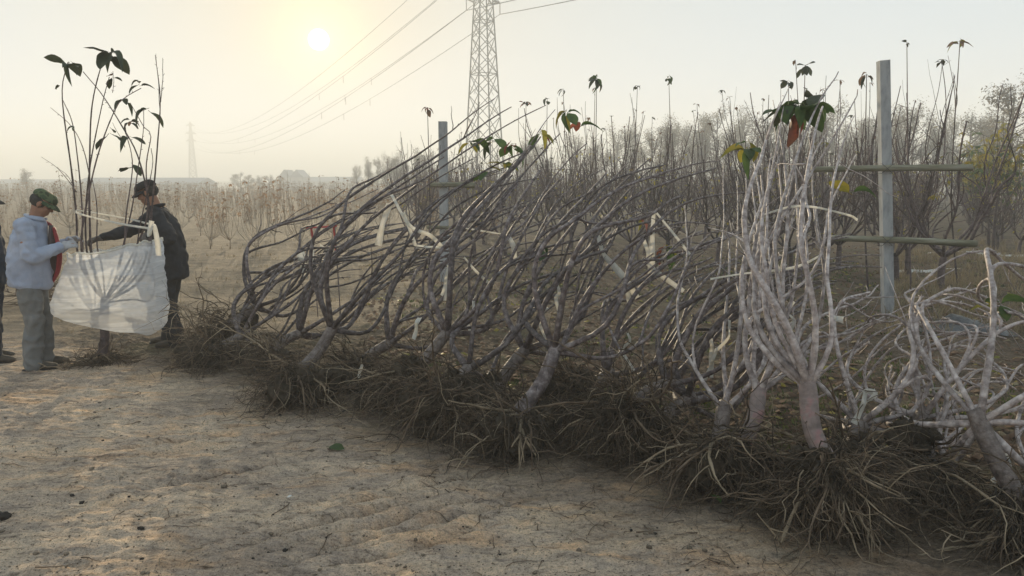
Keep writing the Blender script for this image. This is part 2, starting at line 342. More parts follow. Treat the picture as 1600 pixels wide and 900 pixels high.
def ground_mat():
    m = bpy.data.materials.new('soil'); m.use_nodes = True
    t = m.node_tree; t.nodes.clear(); n = t.nodes.new; l = t.links.new
    g = n('ShaderNodeNewGeometry'); P = g.outputs['Position']
    def noise(sc, det=6, rough=.6, vec=None, dist=0):
        z = n('ShaderNodeTexNoise'); z.inputs['Scale'].default_value = sc; z.inputs['Detail'].default_value = det; z.inputs['Roughness'].default_value = rough; z.inputs['Distortion'].default_value = dist
        l(vec if vec is not None else P, z.inputs['Vector']); return z.outputs['Fac']
    def rmp(f, pts):
        c = n('ShaderNodeValToRGB'); e = c.color_ramp.elements
        while len(e) < len(pts): e.new(.5)
        for i, (p, co) in enumerate(pts): e[i].position = p; e[i].color = (*co, 1)
        l(f, c.inputs[0]); return c.outputs[0]
    def mix(f, a, b, mode='MIX'):
        x = n('ShaderNodeMix'); x.data_type = 'RGBA'; x.blend_type = mode
        if isinstance(f, float): x.inputs[0].default_value = f
        else: l(f, x.inputs[0])
        l(a, x.inputs[6]); l(b, x.inputs[7]); return x.outputs[2]
    def mrange(f, a, b, lo=0., hi=1.):
        x = n('ShaderNodeMapRange'); x.interpolation_type = 'SMOOTHSTEP'; l(f, x.inputs['Value'])
        for k, v in (('From Min', a), ('From Max', b), ('To Min', lo), ('To Max', hi)): x.inputs[k].default_value = v
        return x.outputs[0]
    def math_(op, a, b):
        x = n('ShaderNodeMath'); x.operation = op
        for i, v in enumerate((a, b)):
            if isinstance(v, (int, float)): x.inputs[i].default_value = v
            else: l(v, x.inputs[i])
        return x.outputs[0]
    mp = n('ShaderNodeMapping'); mp.inputs['Scale'].default_value = (1, 2.6, 1); mp.inputs['Rotation'].default_value = (0, 0, -.35); l(P, mp.inputs[0])
    big = noise(.9, 7, .6, mp.outputs[0], .4); mid = noise(4.5, 7, .65, mp.outputs[0], .3); fine = noise(38, 5, .7); tiny = noise(120, 3, .7)
    base = rmp(big, [(.28, (.33, .26, .208)), (.45, (.46, .365, .29)), (.56, (.55, .435, .335)), (.70, (.64, .50, .37))])
    hue = rmp(noise(1.7, 4, .6, mp.outputs[0], .8), [(.30, (.84, .87, .92)), (.52, (1, 1, 1)), (.68, (1.16, 1.0, .84))])
    base = mix(1.0, base, hue, 'MULTIPLY')
    base = mix(1.0, base, rmp(mid, [(.30, (.58, .57, .57)), (.46, (1, 1, 1)), (.66, (1.24, 1.20, 1.12))]), 'MULTIPLY')
    base = mix(1.0, base, rmp(fine, [(.30, (.54, .52, .50)), (.46, (1.0, 1.0, 1.0)), (.72, (1.26, 1.23, 1.18))]), 'MULTIPLY')
    base = mix(1.0, base, rmp(tiny, [(.32, (.60, .58, .57)), (.5, (1.0, 1.0, 1.0)), (.68, (1.22, 1.20, 1.17))]), 'MULTIPLY')
    streak_shade = n('ShaderNodeMapping'); streak_shade.inputs['Scale'].default_value = (3, 13, 1); streak_shade.inputs['Rotation'].default_value = (0, 0, -.4); l(P, streak_shade.inputs[0])
    base = mix(1.0, base, rmp(noise(2.2, 6, .7, streak_shade.outputs[0], .2), [(.32, (.42, .40, .38)), (.44, (1.02, 1.02, 1.02)), (.66, (1.18, 1.15, 1.10))]), 'MULTIPLY')  # short streak shadows of the rough soil, painted into its colour
    # field soil beyond the row of lying trees: darker, mossy, littered
    sep = n('ShaderNodeSeparateXYZ'); l(P, sep.inputs[0])
    s = math_('ADD', math_('MULTIPLY', sep.outputs[0], .61), math_('MULTIPLY', sep.outputs[1], .79))
    s = math_('ADD', s, math_('MULTIPLY', math_('SUBTRACT', noise(.8, 5), .5), 1.4))
    field = mrange(s, 2.7, 4.1)
    fsoil = rmp(noise(2.2, 7, .68), [(.32, (.068, .050, .038)), (.5, (.145, .108, .078)), (.68, (.24, .18, .13))])
    moss = rmp(noise(9, 5, .7), [(.3, (.035, .042, .018)), (.7, (.115, .118, .050))])
    fsoil = mix(mrange(noise(1.1, 7, .7), .50, .64, 0, .55), fsoil, moss)
    fsoil = mix(1.0, fsoil, rmp(fine, [(.3, (.5, .5, .5)), (.7, (1.3, 1.28, 1.22))]), 'MULTIPLY')
    col = mix(field, base, fsoil)
    lf = n('ShaderNodeMath'); lf.operation = 'MULTIPLY'
    l(mrange(math_('ADD', sep.outputs[0], math_('MULTIPLY', sep.outputs[1], .06)), .4, -1.4), lf.inputs[0]); l(mrange(sep.outputs[1], 7.6, 9.6), lf.inputs[1])
    lsoil = rmp(noise(1.6, 7, .66, mp.outputs[0]), [(.3, (.16, .122, .086)), (.5, (.28, .215, .15)), (.7, (.38, .295, .205))])
    lsoil = mix(1.0, lsoil, rmp(fine, [(.3, (.6, .6, .6)), (.7, (1.25, 1.22, 1.18))]), 'MULTIPLY')
    col = mix(lf.outputs[0], col, lsoil)
    b = n('ShaderNodeBsdfPrincipled'); b.inputs['Roughness'].default_value = .97; b.inputs['Specular IOR Level'].default_value = .15
    l(col, b.inputs['Base Color'])
    h = math_('ADD', math_('MULTIPLY', mid, 1.2), math_('ADD', math_('MULTIPLY', fine, .32), math_('MULTIPLY', tiny, .12)))
    bp = n('ShaderNodeBump'); bp.inputs['Strength'].default_value = 1.0; bp.inputs['Distance'].default_value = .07
    l(h, bp.inputs['Height']); l(bp.outputs[0], b.inputs['Normal'])
    o = n('ShaderNodeOutputMaterial'); l(b.outputs[0], o.inputs['Surface'])
    return m
M['soil'] = ground_mat()

# ------------------------------------------------------------------ ground, hills
def axis_coords(lo, hi, step, out_lo, out_hi, g=1.16):
    c = list(np.arange(lo, hi + 1e-6, step)); s = step
    while c[-1] < out_hi: s *= g; c.append(c[-1] + s)
    c[-1] = out_hi; s = step
    while c[0] > out_lo: s *= g; c.insert(0, c[0] - s)
    c[0] = out_lo
    return np.array(c)
xs = axis_coords(-4.6, 4.6, .018, -900, 900, 1.13); ys = axis_coords(2.6, 8.4, .015, -300, 1300, 1.10)
X, Y = np.meshgrid(xs, ys)
Z = gz(X, Y, True)
nx, ny = len(xs), len(ys)
gi = np.arange(ny - 1)[:, None] * nx + np.arange(nx - 1)[None]
Q = np.stack([gi, gi + 1, gi + nx + 1, gi + nx], -1).reshape(-1, 4)
mb = MB(); mb.add(np.stack([X, Y, Z], -1).reshape(-1, 3), Q)
tag(mb.build('ground', M['soil']), kind='structure')
def ridge(name, y0, x0, x1, hmax, seed, depth=60):
    xs_ = np.linspace(x0, x1, 120); mb = MB(); V = []
    for k, (dy, f) in enumerate(((0, 0), (depth * .4, .75), (depth, 1), (depth * 2, 0))):
        hh = hmax * f * (.65 + .35 * fbm(xs_ * .012 + seed, xs_ * 0 + k * .2, 3, seed)) - (.5 if f == 0 else 0)
        edge = np.minimum(1, np.minimum(xs_ - x0, x1 - xs_) / 60); hh = hh * np.where(hh > 0, edge, 1)
        V.append(np.stack([xs_, y0 + dy + 8 * fbm(xs_ * .01, xs_ * 0, 2, seed), hh], -1))
    n_ = 120; i = np.arange(3)[:, None] * n_ + np.arange(n_ - 1)[None]
    mb.add(np.concatenate(V), np.stack([i, i + 1, i + n_ + 1, i + n_], -1).reshape(-1, 4))
    tag(mb.build(name, M['hill']), kind='structure')
ridge('hills', 520, -560, 120, 7.5, 3); ridge('hills', 560, 0, 640, 9, 8)

# ------------------------------------------------------------------ leaves
def leaf_mesh(name, Ln, Wd, bend, fold, mat, twist=0, cols=2, rows=7):
    mb = MB(); s = np.linspace(0, 1, rows + 1); V = []
    for a in s:
        wd = Wd * (math.sin(math.pi * min(1, a ** .85 * .97 + .03)) ** .8) * .5 + .001
        ang = bend * a
        y = Ln * a * (1 - .12 * abs(bend) * a); z = -Ln * .5 * bend * a * a
        for j in range(-cols, cols + 1):
            u = j / cols
            V.append((u * wd * math.cos(fold), y, z + abs(u) * wd * math.sin(fold) + .05 * wd * math.sin(a * 14 + j) + twist * u * wd * a))
    k = 2 * cols + 1; i = np.arange(rows)[:, None] * k + np.arange(2 * cols)[None]
    mb.add(V, np.stack([i, i + 1, i + k + 1, i + k], -1).reshape(-1, 4))
    tube(mb, [(0, -.03, .004), (0, 0, 0), (0, .3 * Ln, -Ln * .045 * bend - .001)], [.0022, .002, .0012], sides=4)
    return mb.mesh(name, mat)
LEAF = {}
for key in ('leaf_green', 'leaf_dark', 'leaf_yellow', 'leaf_red', 'leaf_brown'):
    LEAF[key] = [leaf_mesh('leaf', .150 + .012 * k, .108 - .008 * k, (.25, .6, 1.1, .4, 1.5)[k], (.2, .35, .6, .25, .8)[k], M[key], (-.4, .3, .8, -.9, .2)[k]) for k in range(5)]
def leaf(parent, pos, direction, key, scale=1.0, name='leaf'):
    o = link(name, LEAF[key][rng.integers(5)], parent)
    d = Vector(direction).normalized()
    up = Vector((U(-.5, .5), U(-.5, .5), 1)); x = d.cross(up).normalized(); z = x.cross(d)
    m = Matrix((x, d, z)).transposed().to_4x4()
    o.matrix_parent_inverse = Matrix.Identity(4)
    base = parent.matrix_basis.inverted() if parent is not None else Matrix.Identity(4)
    o.matrix_basis = base @ (Matrix.Translation(Vector(pos)) @ m @ Matrix.Scale(scale, 4))
    return o
def cluster(parent, pos, n, keys, scale=1.0, droop=.5, spread=1.0):
    a0 = U(0, 6.28)
    for i in range(n):
        a = a0 + i * 2.4 + U(-.4, .4)
        d = (math.cos(a) * spread, math.sin(a) * spread, U(-1.9, .6) * droop + (.3 if i % 3 == 0 else 0))
        p = np.asarray(pos) + np.array([d[0], d[1], 0]) * .022 * scale + np.array([0, 0, U(-.05, .02) * scale])
        leaf(parent, p, d, keys[i % len(keys)], scale * U(.55, 1.15))
def leaf_cards(mb, pos, n, size, m=0, droop=.6):     # small folded leaves joined into one mesh
    for i in range(n):
        a = U(0, 6.28); d = np.array([math.cos(a), math.sin(a), -droop * U(-.4, 1.6)]); d /= np.linalg.norm(d)
        s = np.cross(d, [0, 0, 1.]); s /= np.linalg.norm(s) + 1e-6; up = np.cross(s, d)
        Ln = size * U(.7, 1.2); wd = Ln * .24; p = np.asarray(pos)
        V = [p, p + d * Ln * .5 + s * wd + up * wd * .3, p + d * Ln - up * Ln * .15, p + d * Ln * .5 - s * wd + up * wd * .3, p + d * Ln * .5]
        mb.add(V, None, [[0, 1, 4], [1, 2, 4], [2, 3, 4], [3, 0, 4]], m)

# ------------------------------------------------------------------ trees lifted out of the ground
T_ = np.linspace(0, 1.3, 261)
def prof(pts):
    xs_, ys_ = zip(*pts); y = np.interp(T_, xs_, ys_)
    k = np.hanning(25); k /= k.sum(); yp = np.pad(y, 12, mode='edge'); return np.convolve(yp, k, 'valid')
UPRIGHT = prof([(0, 0), (.05, .30), (.12, .58), (.25, .90), (.45, 1.05), (.7, .98), (1, 1.15), (1.3, 1.35)]); UPRIGHT[0] = 0
TIED = prof([(0, 0), (.04, .46), (.10, .86), (.20, 1.08), (.34, 1.0), (.5, .82), (.65, .72), (.8, .80), (1, 1.15), (1.3, 1.5)]); TIED[0] = 0
OPEN = prof([(0, 0), (.05, .18), (.15, .38), (.35, .66), (.6, .92), (1, 1.2), (1.3, 1.4)]); OPEN[0] = 0

def make_roots(parent, center, axis, size, nfine, nthick, seed, light=.25, ofs=(0, 0, 0), soil=True, flat=False):
    """fibrous roots round the foot of a trunk, thick roots as parts of their own, soil still clinging inside"""
    axis = np.asarray(axis) / np.linalg.norm(axis); o = np.asarray(ofs); center = np.asarray(center, float)
    def grow(L_, r0, sides, start, d, curl, grav, seg):
        n = max(4, int(L_ / seg)); P = [start.copy()]; p = start.copy()
        for i in range(n):
            d = d + rng.normal(0, curl, 3) + np.array([0, 0, -grav]); d /= np.linalg.norm(d)
            p = p + d * L_ / n
            lo = gzf_cached(p) + .012 + r0
            if p[2] < lo: p[2] = lo; d[2] = abs(d[2]) * .4
            P.append(p.copy())
        P = np.array(P); tt = np.linspace(0, 1, len(P))
        return P, r0 * (1 - .8 * tt) * knots(len(P), .5, .3), sides
    z0 = gzf(center[0], center[1])
    def gzf_cached(p): return z0 - .01
    fine = MB()
    for i in range(int(nfine * .72)):
        a = rng.normal(0, 1, 3); a -= axis * (a @ axis) * U(.3, .9); a -= axis * U(.2, 1.1); a[2] -= .3
        if flat: a[2] = -abs(a[2]) * .5
        a /= np.linalg.norm(a)
        st = center + a * size * U(.02, .3) + rng.normal(0, size * .09, 3); st[2] = max(st[2], z0 + .02)
        P, r, s = grow(size * U(.4, 1.25), .0016 + .0055 * rng.random() ** 2.2, 3, st, a, U(.2, .42), U(.02, .16), .045)
        tube(fine, P - o, r, sides=s, cap=False, m=int(rng.choice(3, p=(.47, light * .4, .53 - light * .4))))
        if rng.random() < .55:
            k = int(len(P) * U(.3, .7))
            P2, r2, s2 = grow(size * U(.2, .5), U(.001, .0022), 3, P[k], rng.normal(0, 1, 3) * .6 + a, .3, .1, .045)
            tube(fine, P2 - o, r2, sides=3, cap=False, m=int(rng.choice(3, p=(.47, light * .4, .53 - light * .4))))
    tag(fine.build('fine_roots', [M['root'], M['root_light'], M['root_dark']], parent), kind='stuff')
    for i in range(int(nthick * 1.6)):
        a = rng.normal(0, 1, 3); a -= axis * (a @ axis) * .85; a -= axis * U(.2, .8)
        if flat: a[2] = -abs(a[2]) * .4
        a /= np.linalg.norm(a); rt = MB()
        P, r, s = grow(size * U(.7, 1.5), U(.006, .014), 6, center - axis * .02, a, .16, .06, .07)
        tube(rt, P - o, r, sides=6)
        for q in range(3):
            k = int(len(P) * U(.25, .9)); P2, r2, _ = grow(size * U(.3, .7), U(.003, .005), 4, P[k], a + rng.normal(0, .7, 3), .25, .08, .05)
            tube(rt, P2 - o, r2, sides=4)
        rt.build('root', M['root_light'] if rng.random() < .4 else M['root'], parent)
    if soil:
        sb = MB()
        for k in range(6):
            c = center - axis * size * .18 + rng.normal(0, size * .16, 3); rr = size * U(.12, .22)
            c[2] = max(c[2] - .04, z0 + rr * .45)
            blob(sb, c - o, np.array([rr, rr * U(.7, 1.1), rr * .85]), 4, .55, 3.6, 0, U(0, 50))
            for q in range(14):
                dv = rng.normal(0, 1, 3); dv /= np.linalg.norm(dv); blob(sb, c - o + dv * rr * U(.8, 1.15), np.array([1, .8, .8]) * U(.008, .028), 1, .3, 3, 0, U(0, 50))
        sb.build('soil_clump', M['root_soil'], parent)

def make_tree(name, label, base, fork, tip, R0, nl, nw, bark, cat='tree', group=None, ctrl=None, profile=TIED, r_trunk=.047, rl=.0150,
              ends=(), roots=None, separate=True, sides=7, parent=None, trunk_mat=None, low=0.0, te=(.56, 1.06), side_twigs=3, ofs=None, wob=.008, nsp=12, sl=(.004, .026)):
    base, fork, tip = map(lambda a: np.asarray(a, float), (base, fork, tip))
    o = base.copy() if ofs is None else np.asarray(ofs, float)
    root = empty(name, tuple(o), label, cat, group)
    tr = MB(); n = 14
    d0 = (fork - base); dl = np.linalg.norm(d0); d0 /= dl
    P = spline([base - d0 * .10, base, (base + fork) / 2 + rng.normal(0, .012, 3), fork, fork + d0 * .05], n)
    tube(tr, P - o, np.interp(np.linspace(0, 1, n), [0, .2, .35, .8, 1], np.array([1.35, 1.12, .95, .95, .7]) * r_trunk) * knots(n, .05, .4), sides=14)
    tr.build('trunk', trunk_mat or M['bark_trunk'], root)
    ad_ = d0 * .55 + np.array([0, 0, .5]) if profile is TIED else d0; ad_ = ad_ / np.linalg.norm(ad_)
    c = fork + ad_ * np.linalg.norm(tip - fork) * (.43 if profile is TIED else .38) if ctrl is None else np.asarray(ctrl, float)
    ax = lambda t: (1 - t)[:, None] ** 2 * fork + 2 * ((1 - t) * t)[:, None] * c + (t ** 2)[:, None] * tip
    ch = (tip - fork) / np.linalg.norm(tip - fork)
    u = np.cross(ch, [0, 0, 1.]); u /= np.linalg.norm(u) + 1e-9; v = np.cross(u, ch)
    tips = []
    def path(ts, te_, th0, th1, k0, k1, nn, wob):
        t = np.linspace(ts, te_, nn); f = sst(ts, ts + .35, t); th = th0 + (th1 - th0) * f; kk = k0 + (k1 - k0) * f
        r = np.interp(t, T_, profile) * R0 * kk
        tt = np.minimum(t, 1.0); p = ax(tt) + np.maximum(t - 1, 0)[:, None] * (tip - c) * 1.6
        p = p + (np.cos(th) * r)[:, None] * u + (np.sin(th) * r)[:, None] * v + wig(nn, wob)
        if low: p[:, 2] = np.maximum(p[:, 2], low)
        return t, p
    mbs = MB()
    for i in range(nl):
        th = i * 2 * math.pi / nl + U(-.35, .35); k = U(.72, 1.12)
        mb_ = MB() if separate else mbs
        rb = rl * U(.85, 1.2)
        t, p = path(0, U(*te), th, th + U(-.5, .5), k, k * U(.6, 1.3), 30, wob)
        rr = np.interp(t, [0, .08, .3, .7, 1.1], [1.55, 1.2, .9, .62, .2]) * rb * knots(30, .10, .35)
        p[0] = fork - d0 * .02; tube(mb_, p - o, rr, sides=sides); tips.append(p[-1]); spurs(mb_, p - o, rr, nsp, sl[0], sl[1])
        nwi = max(0, int(round(nw + U(-.7, .7))))
        for q in range(nwi):
            ts = U(.05, .30); tS, pS = t, p; j = int(np.argmin(np.abs(t - ts)))
            th1 = th + U(-1.3, 1.3); k1 = U(.25, 1.2)
            t2, p2 = path(t[j], U(*te), th, th1, k, k1, 26, wob)
            p2 += (p[j] - p2[0]) * (1 - sst(t[j], t[j] + .25, t2))[:, None]
            r2 = np.interp(t2, [0, t[j], .35, .7, 1.1], [.9, .85, .66, .46, .2]) * rb * knots(26, .11, .35)
            tube(mb_, p2 - o, r2, sides=max(4, sides - 1)); tips.append(p2[-1]); spurs(mb_, p2 - o, r2, nsp, sl[0], sl[1])
        for q in range(side_twigs):
            j = int(U(8, 24)); d = rng.normal(0, 1, 3); d = d * .5 + (p[j + 1] - p[j]) / np.linalg.norm(p[j + 1] - p[j])
            L_ = U(.08, .35) * (1.8 if profile is OPEN else 1); ps = p[j] + np.outer(np.linspace(0, 1, 6), d * L_) + wig(6, .012)
            tube(mb_, ps - o, np.linspace(.35, .14, 6) * rb, sides=4)
        if separate: mb_.build('branch', bark, root)
    for e in ends:                     # single long whips that end at a known place
        e = np.asarray(e, float); th = U(0, 6.28)
        t, p = path(.0, .62, th, th, .6, .5, 16, .015)
        p[0] = fork
        pp = spline(list(p[::4]) + [e - (e - p[-1]) * .45 + rng.normal(0, .02, 3), e], 30) + wig(30, .008)
        pp[-1] = e; rq = np.interp(np.linspace(0, 1, 30), [0, .2, .7, 1], [1.2, .8, .5, .25]) * rl * knots(30, .16, .35)
        mb_ = MB() if separate else mbs
        tube(mb_, pp - o, rq, sides=sides); spurs(mb_, pp - o, rq, nsp, sl[0], sl[1])
        if separate: mb_.build('branch', bark, root)
        tips.append(e)
    if not separate: mbs.build('branches', bark, root)
    if roots: make_roots(root, base, base - (base - fork) * 0 - 0 + (fork - base) * 0 + base * 0 + d0 * 1.0 if False else base, d0, **roots, ofs=o) if False else make_roots(root, base, d0, ofs=o, **roots)
    return root, tips

GRP = 'lifted trees lying in a row with bare roots'
LY = {}
R = lambda s, nf, nt_, sd, lt=.22: dict(size=s, nfine=nf, nthick=nt_, seed=sd, light=lt)
def lying(key, label, b, f, t, R0=.36, nl=6, nw=3, bark='bark_dark', roots=None, lowz=.05, tm='bark_trunk', **kw):
    LY[key] = make_tree('lifted_tree', label, W(*b), W(*f), W(*t), R0, nl, nw, M[bark], group=GRP, roots=roots, low=lowz, trunk_mat=M[tm], **kw)
lying('far', 'small lifted tree near the left end of the row with white tape knot', (362, 505, 7.4), (402, 478, 7.5), (600, 335, 9.0), .38, 6, 1.4, roots=R(.62, 420, 8, 1))
lying('mid_left', 'lifted tree with tilted forked trunk and triangle of tapes round its whips', (472, 578, 5.75), (520, 512, 5.9), (815, 225, 7.4), .44, 6, 1.2, roots=R(.66, 520, 9, 2))
lying('mid', 'lifted tree with trunk leaning right and one thin white tape across its upright whips', (645, 585, 5.5), (700, 518, 5.65), (900, 215, 7.3), .44, 6, 1.3, roots=R(.62, 520, 9, 3))
lying('dark_stem', 'dark trunked lifted tree tucked behind the centre trunk, one stem standing straight', (775, 606, 5.2), (822, 545, 5.35), (1000, 270, 7.1), .33, 5, 1.6, roots=R(.5, 360, 7, 4))
lying('centre', 'smooth grey lifted tree with root strands hanging straight down, whips sweeping right', (816, 640, 4.7), (868, 545, 4.85), (1150, 310, 6.7), .48, 6, 1.4, rl=.0132, roots=R(.62, 560, 9, 5), tm='bark_dark')
lying('stub', 'lifted tree with short stub trunk lying low before a dark soil clump', (985, 632, 4.55), (1045, 600, 4.75), (1330, 400, 6.5), .32, 5, 1.6, roots=R(.55, 480, 8, 6))
lying('thick_pale', 'pale lifted tree with reddish trunk just left of the tallest upright one', (1163, 695, 4.1), (1186, 612, 4.2), (1205, 235, 5.7), .28, 5, .5, 'bark_pale', rl=.0122, profile=UPRIGHT, wob=.012, te=(.75, 1.15), roots=R(.55, 460, 8, 7), tm='bark_red')
lying('behind_pale', 'thin pale lifted tree whose stubby trunk shows left of the reddish trunk', (1122, 690, 4.1), (1130, 640, 4.25), (1150, 310, 6.0), .28, 4, .6, 'bark_pale', rl=.0115, profile=UPRIGHT, wob=.012, roots=R(.5, 420, 7, 8))
lying('front', 'tallest pale lifted tree with pink stained trunk and big leaves on top', (1292, 722, 3.62), (1262, 600, 3.72), (1285, 215, 5.2), .34, 6, .35, 'bark_pale', te=(.85, 1.2), rl=.0132, profile=UPRIGHT, wob=.012, roots=R(.52, 1300, 14, 9, .22), tm='bark_red',
      ends=[W(1250, 185, 5.1), W(1225, 165, 5.15), W(1310, 112, 5.3), W(1340, 140, 5.4), W(1205, 240, 5.0)])
lying('corner', 'pale lifted tree at the right edge with arched whips bowing over', (1592, 780, 3.45), (1528, 655, 3.6), (1700, 610, 5.3), .54, 9, 2.2, 'bark_pale', rl=.0108, wob=.012, roots=R(.55, 900, 12, 10, .25), ctrl=W(1530, 420, 4.4))
lying('knotted', 'low pale bundle knotted with white plastic between the front tree and the arched one', (1330, 700, 3.95), (1345, 660, 4.1), (1480, 500, 5.2), .38, 7, 2.4, 'bark_pale', rl=.0102, roots=R(.45, 320, 6, 11), ctrl=W(1340, 500, 4.5))
# second layer, lying behind the first
lying('back_a', 'lifted tree half hidden behind the first trunks near the left end', (430, 545, 6.9), (470, 520, 7.05), (735, 385, 8.9), .34, 6, 1.6, roots=R(.55, 320, 6, 12))
lying('back_b', 'lifted tree lying low behind the taped triangle tree', (565, 565, 6.3), (610, 535, 6.45), (905, 340, 8.3), .36, 5, 1.2, roots=R(.55, 360, 6, 13))
lying('back_c', 'lifted tree lying low behind the centre grey trunk', (905, 612, 5.1), (950, 585, 5.3), (1190, 395, 7.2), .34, 5, 1.2, roots=R(.58, 520, 8, 14))
lying('back_d', 'grey lifted tree lying flat behind the two pale upright ones', (1035, 655, 4.6), (1075, 625, 4.75), (1330, 470, 6.4), .36, 5, 1.4, roots=R(.55, 420, 7, 15))
lying('back_e', 'lifted tree at the row end beside the dark suited man, mostly roots', (338, 545, 6.9), (378, 525, 7.05), (560, 420, 8.9), .32, 5, 2, roots=R(.62, 420, 8, 16))
lying('back_f', 'pale lifted tree lying flat below the right concrete post', (1450, 720, 3.9), (1440, 650, 4.1), (1425, 560, 5.6), .40, 6, 2.2, 'bark_pale', rl=.010, roots=R(.6, 420, 8, 17))
lying('back_g', 'lifted tree buried in the pile between the two left forked trunks', (700, 612, 5.0), (735, 575, 5.2), (985, 420, 7.0), .34, 4, 1.0, roots=R(.6, 420, 7, 18))

for (x0, x1, y1) in ((812, 808, 728), (818, 822, 722), (806, 800, 700), (824, 838, 712)):
    rt_ = MB(); o_c = np.array(LY['centre'][0].location); Pq = spline([W(815, 650, 4.66), W((815 + x0) / 2, 675, 4.5), W(x1, y1, 4.36)], 14) + wig(14, .008)
    tube(rt_, Pq - o_c, np.linspace(.013, .004, 14) * knots(14, .3, .4), sides=6); rt_.build('root', M['root_light'], LY['centre'][0])
def leaves_at(key, lst):
    for (px, py, d, n, keys, sc, dr) in lst: cluster(LY[key][0], W(px, py, d), n, keys, sc, dr)
g, dk, ye, re_ = 'leaf_green', 'leaf_dark', 'leaf_yellow', 'leaf_red'
leaves_at('front', [(1252, 165, 5.1, 8, [g, g, dk], 1.25, .9), (1232, 168, 5.15, 5, [g, re_, dk], 1.2, .9), (1275, 155, 5.2, 5, [g, dk, dk], 1.15, .8)])
leaves_at('thick_pale', [(1168, 225, 5.6, 8, [g, ye, g], .95, .7)])
leaves_at('mid', [(885, 175, 7.2, 5, [g, ye, g], .95, .8), (905, 190, 7.3, 3, [re_, g], 1, .9), (845, 205, 7.1, 5, [g, ye, re_], 1, .9), (800, 225, 6.9, 6, [g, g, re_], 1, .8), (788, 255, 6.7, 4, [ye, g], 1.1, .7)])
leaves_at('mid_left', [(735, 222, 7.0, 4, [g, ye], 1.05, .4), (770, 215, 7.1, 3, [g, dk], 1., .5), (760, 262, 6.8, 3, [g, ye], 1., .8)])
leaves_at('centre', [(845, 385, 6.0, 3, [g], 1., .5), (1040, 385, 6.2, 4, [g, re_, ye], .9, .9), (1000, 345, 6.3, 2, [re_, ye], .9, .8)])
leaves_at('corner', [(1560, 475, 4.4, 4, [g, ye, g], .8, .8), (1330, 300, 5.0, 2, [ye, g], .9, .9)])

# ------------------------------------------------------------------ white tape
def ribbon(mb, pts, wd, m=0, nseg=None, twist=.5):
    P = spline(pts, nseg or 8 * len(pts)) + 0; n = len(P)
    T = np.gradient(P, axis=0); T /= np.linalg.norm(T, axis=1, keepdims=True)
    view = np.array([0, -1., .25]); S = np.cross(T, view); S /= np.linalg.norm(S, axis=1, keepdims=True) + 1e-9; B = np.cross(T, S)
    a = U(-.4, .4) + min(twist, .06 * len(pts) ** 1.5) * np.sin(np.linspace(0, 1, n) * U(2, 5) + U(0, 6)); S2 = S * np.cos(a)[:, None] + B * np.sin(a)[:, None]; B2 = np.cross(T, S2)
    wv = wd * (.85 + .14 * np.sin(np.linspace(0, 1, n) * U(4, 9) + U(0, 6)))
    tube(mb, P, wv / 2, np.full(n, .0012), sides=6, ref=None, cap=True, m=m) if False else None
    V = np.stack([P - S2 * wv[:, None] / 2 + B2 * .001, P + B2 * (.001 + .15 * wd), P + S2 * wv[:, None] / 2 + B2 * .001,
                  P + S2 * wv[:, None] / 2 - B2 * .001, P + B2 * (.15 * wd - .001), P - S2 * wv[:, None] / 2 - B2 * .001], 1).reshape(-1, 3)
    i = np.arange(n - 1)[:, None] * 6; j = np.arange(6)[None]; k = (j + 1) % 6
    mb.add(V, np.stack([i + j, i + k, i + 6 + k, i + 6 + j], -1).reshape(-1, 4), None, m)
def tape(key, pts, wd=.028, parent=None):
    root = parent or LY[key][0]; mb = MB(); o = np.array(root.location)
    ribbon(mb, [W(*p) - o for p in pts], wd)
    return mb.build('tape', M['tape'], root)
def ring_tape(key, c, r, axis, wd=.02):
    root = LY[key][0] if isinstance(key, str) else key; mb = MB(); o = np.array(root.location); axis = np.asarray(axis) / np.linalg.norm(axis)
    u = np.cross(axis, [0, 0, 1.]); u /= np.linalg.norm(u); v = np.cross(u, axis); a = np.linspace(0, 2 * np.pi, 40)
    P = c - o + r * (np.cos(a)[:, None] * u + np.sin(a)[:, None] * v) * (1 + .06 * np.sin(3 * a + 1))[:, None]
    tube(mb, P, wd * .12, wd * .5, sides=6, ref=axis * .3 + u * .01 + v * .01) if False else tube(mb, P, np.full(40, wd * .32), sides=5, cap=False)
    return mb.build('tape', M['tape'], root)
tape('mid_left', [(611, 303, 6.5), (640, 352, 6.3), (672, 368, 6.3), (691, 386, 6.35)], .035); tape('mid_left', [(609, 318, 6.5), (598, 350, 6.4), (591, 384, 6.4)], .06)
tape('mid_left', [(630, 332, 6.35), (640, 358, 6.3), (650, 386, 6.3)], .035); tape('mid_left', [(650, 385, 6.3), (670, 386, 6.3), (691, 386, 6.35)], .035)
tape('mid_left', [(702, 415, 6.1), (699, 430, 6.05), (697, 445, 6.1), (690, 462, 6.1)], .045); tape('mid_left', [(560, 590, 5.75), (563, 580, 5.8), (566, 570, 5.8)], .03)
tape('mid', [(722, 356, 6.6), (760, 362, 6.4), (798, 368, 6.35)], .016); tape('mid', [(793, 366, 6.35), (802, 385, 6.3), (806, 410, 6.3)], .045); tape('mid', [(656, 496, 5.6), (651, 505, 5.55), (650, 517, 5.6), (646, 530, 5.6)], .035)
tape('mid', [(705, 425, 6), (702, 440, 6), (697, 470, 6)], .05); tape('mid', [(725, 402, 6.2), (745, 425, 6.2), (770, 448, 6.2)], .025)
tape('centre', [(1021, 332, 5.9), (1019, 380, 5.8), (1017, 430, 5.8)], .055); tape('centre', [(1026, 333, 5.9), (1050, 362, 5.8), (1078, 398, 5.7)], .022)
tape('centre', [(934, 368, 5.8), (945, 400, 5.7), (975, 440, 5.6), (984, 475, 5.6)], .04); tape('centre', [(945, 400, 5.7), (972, 430, 5.6), (996, 466, 5.6)], .05)
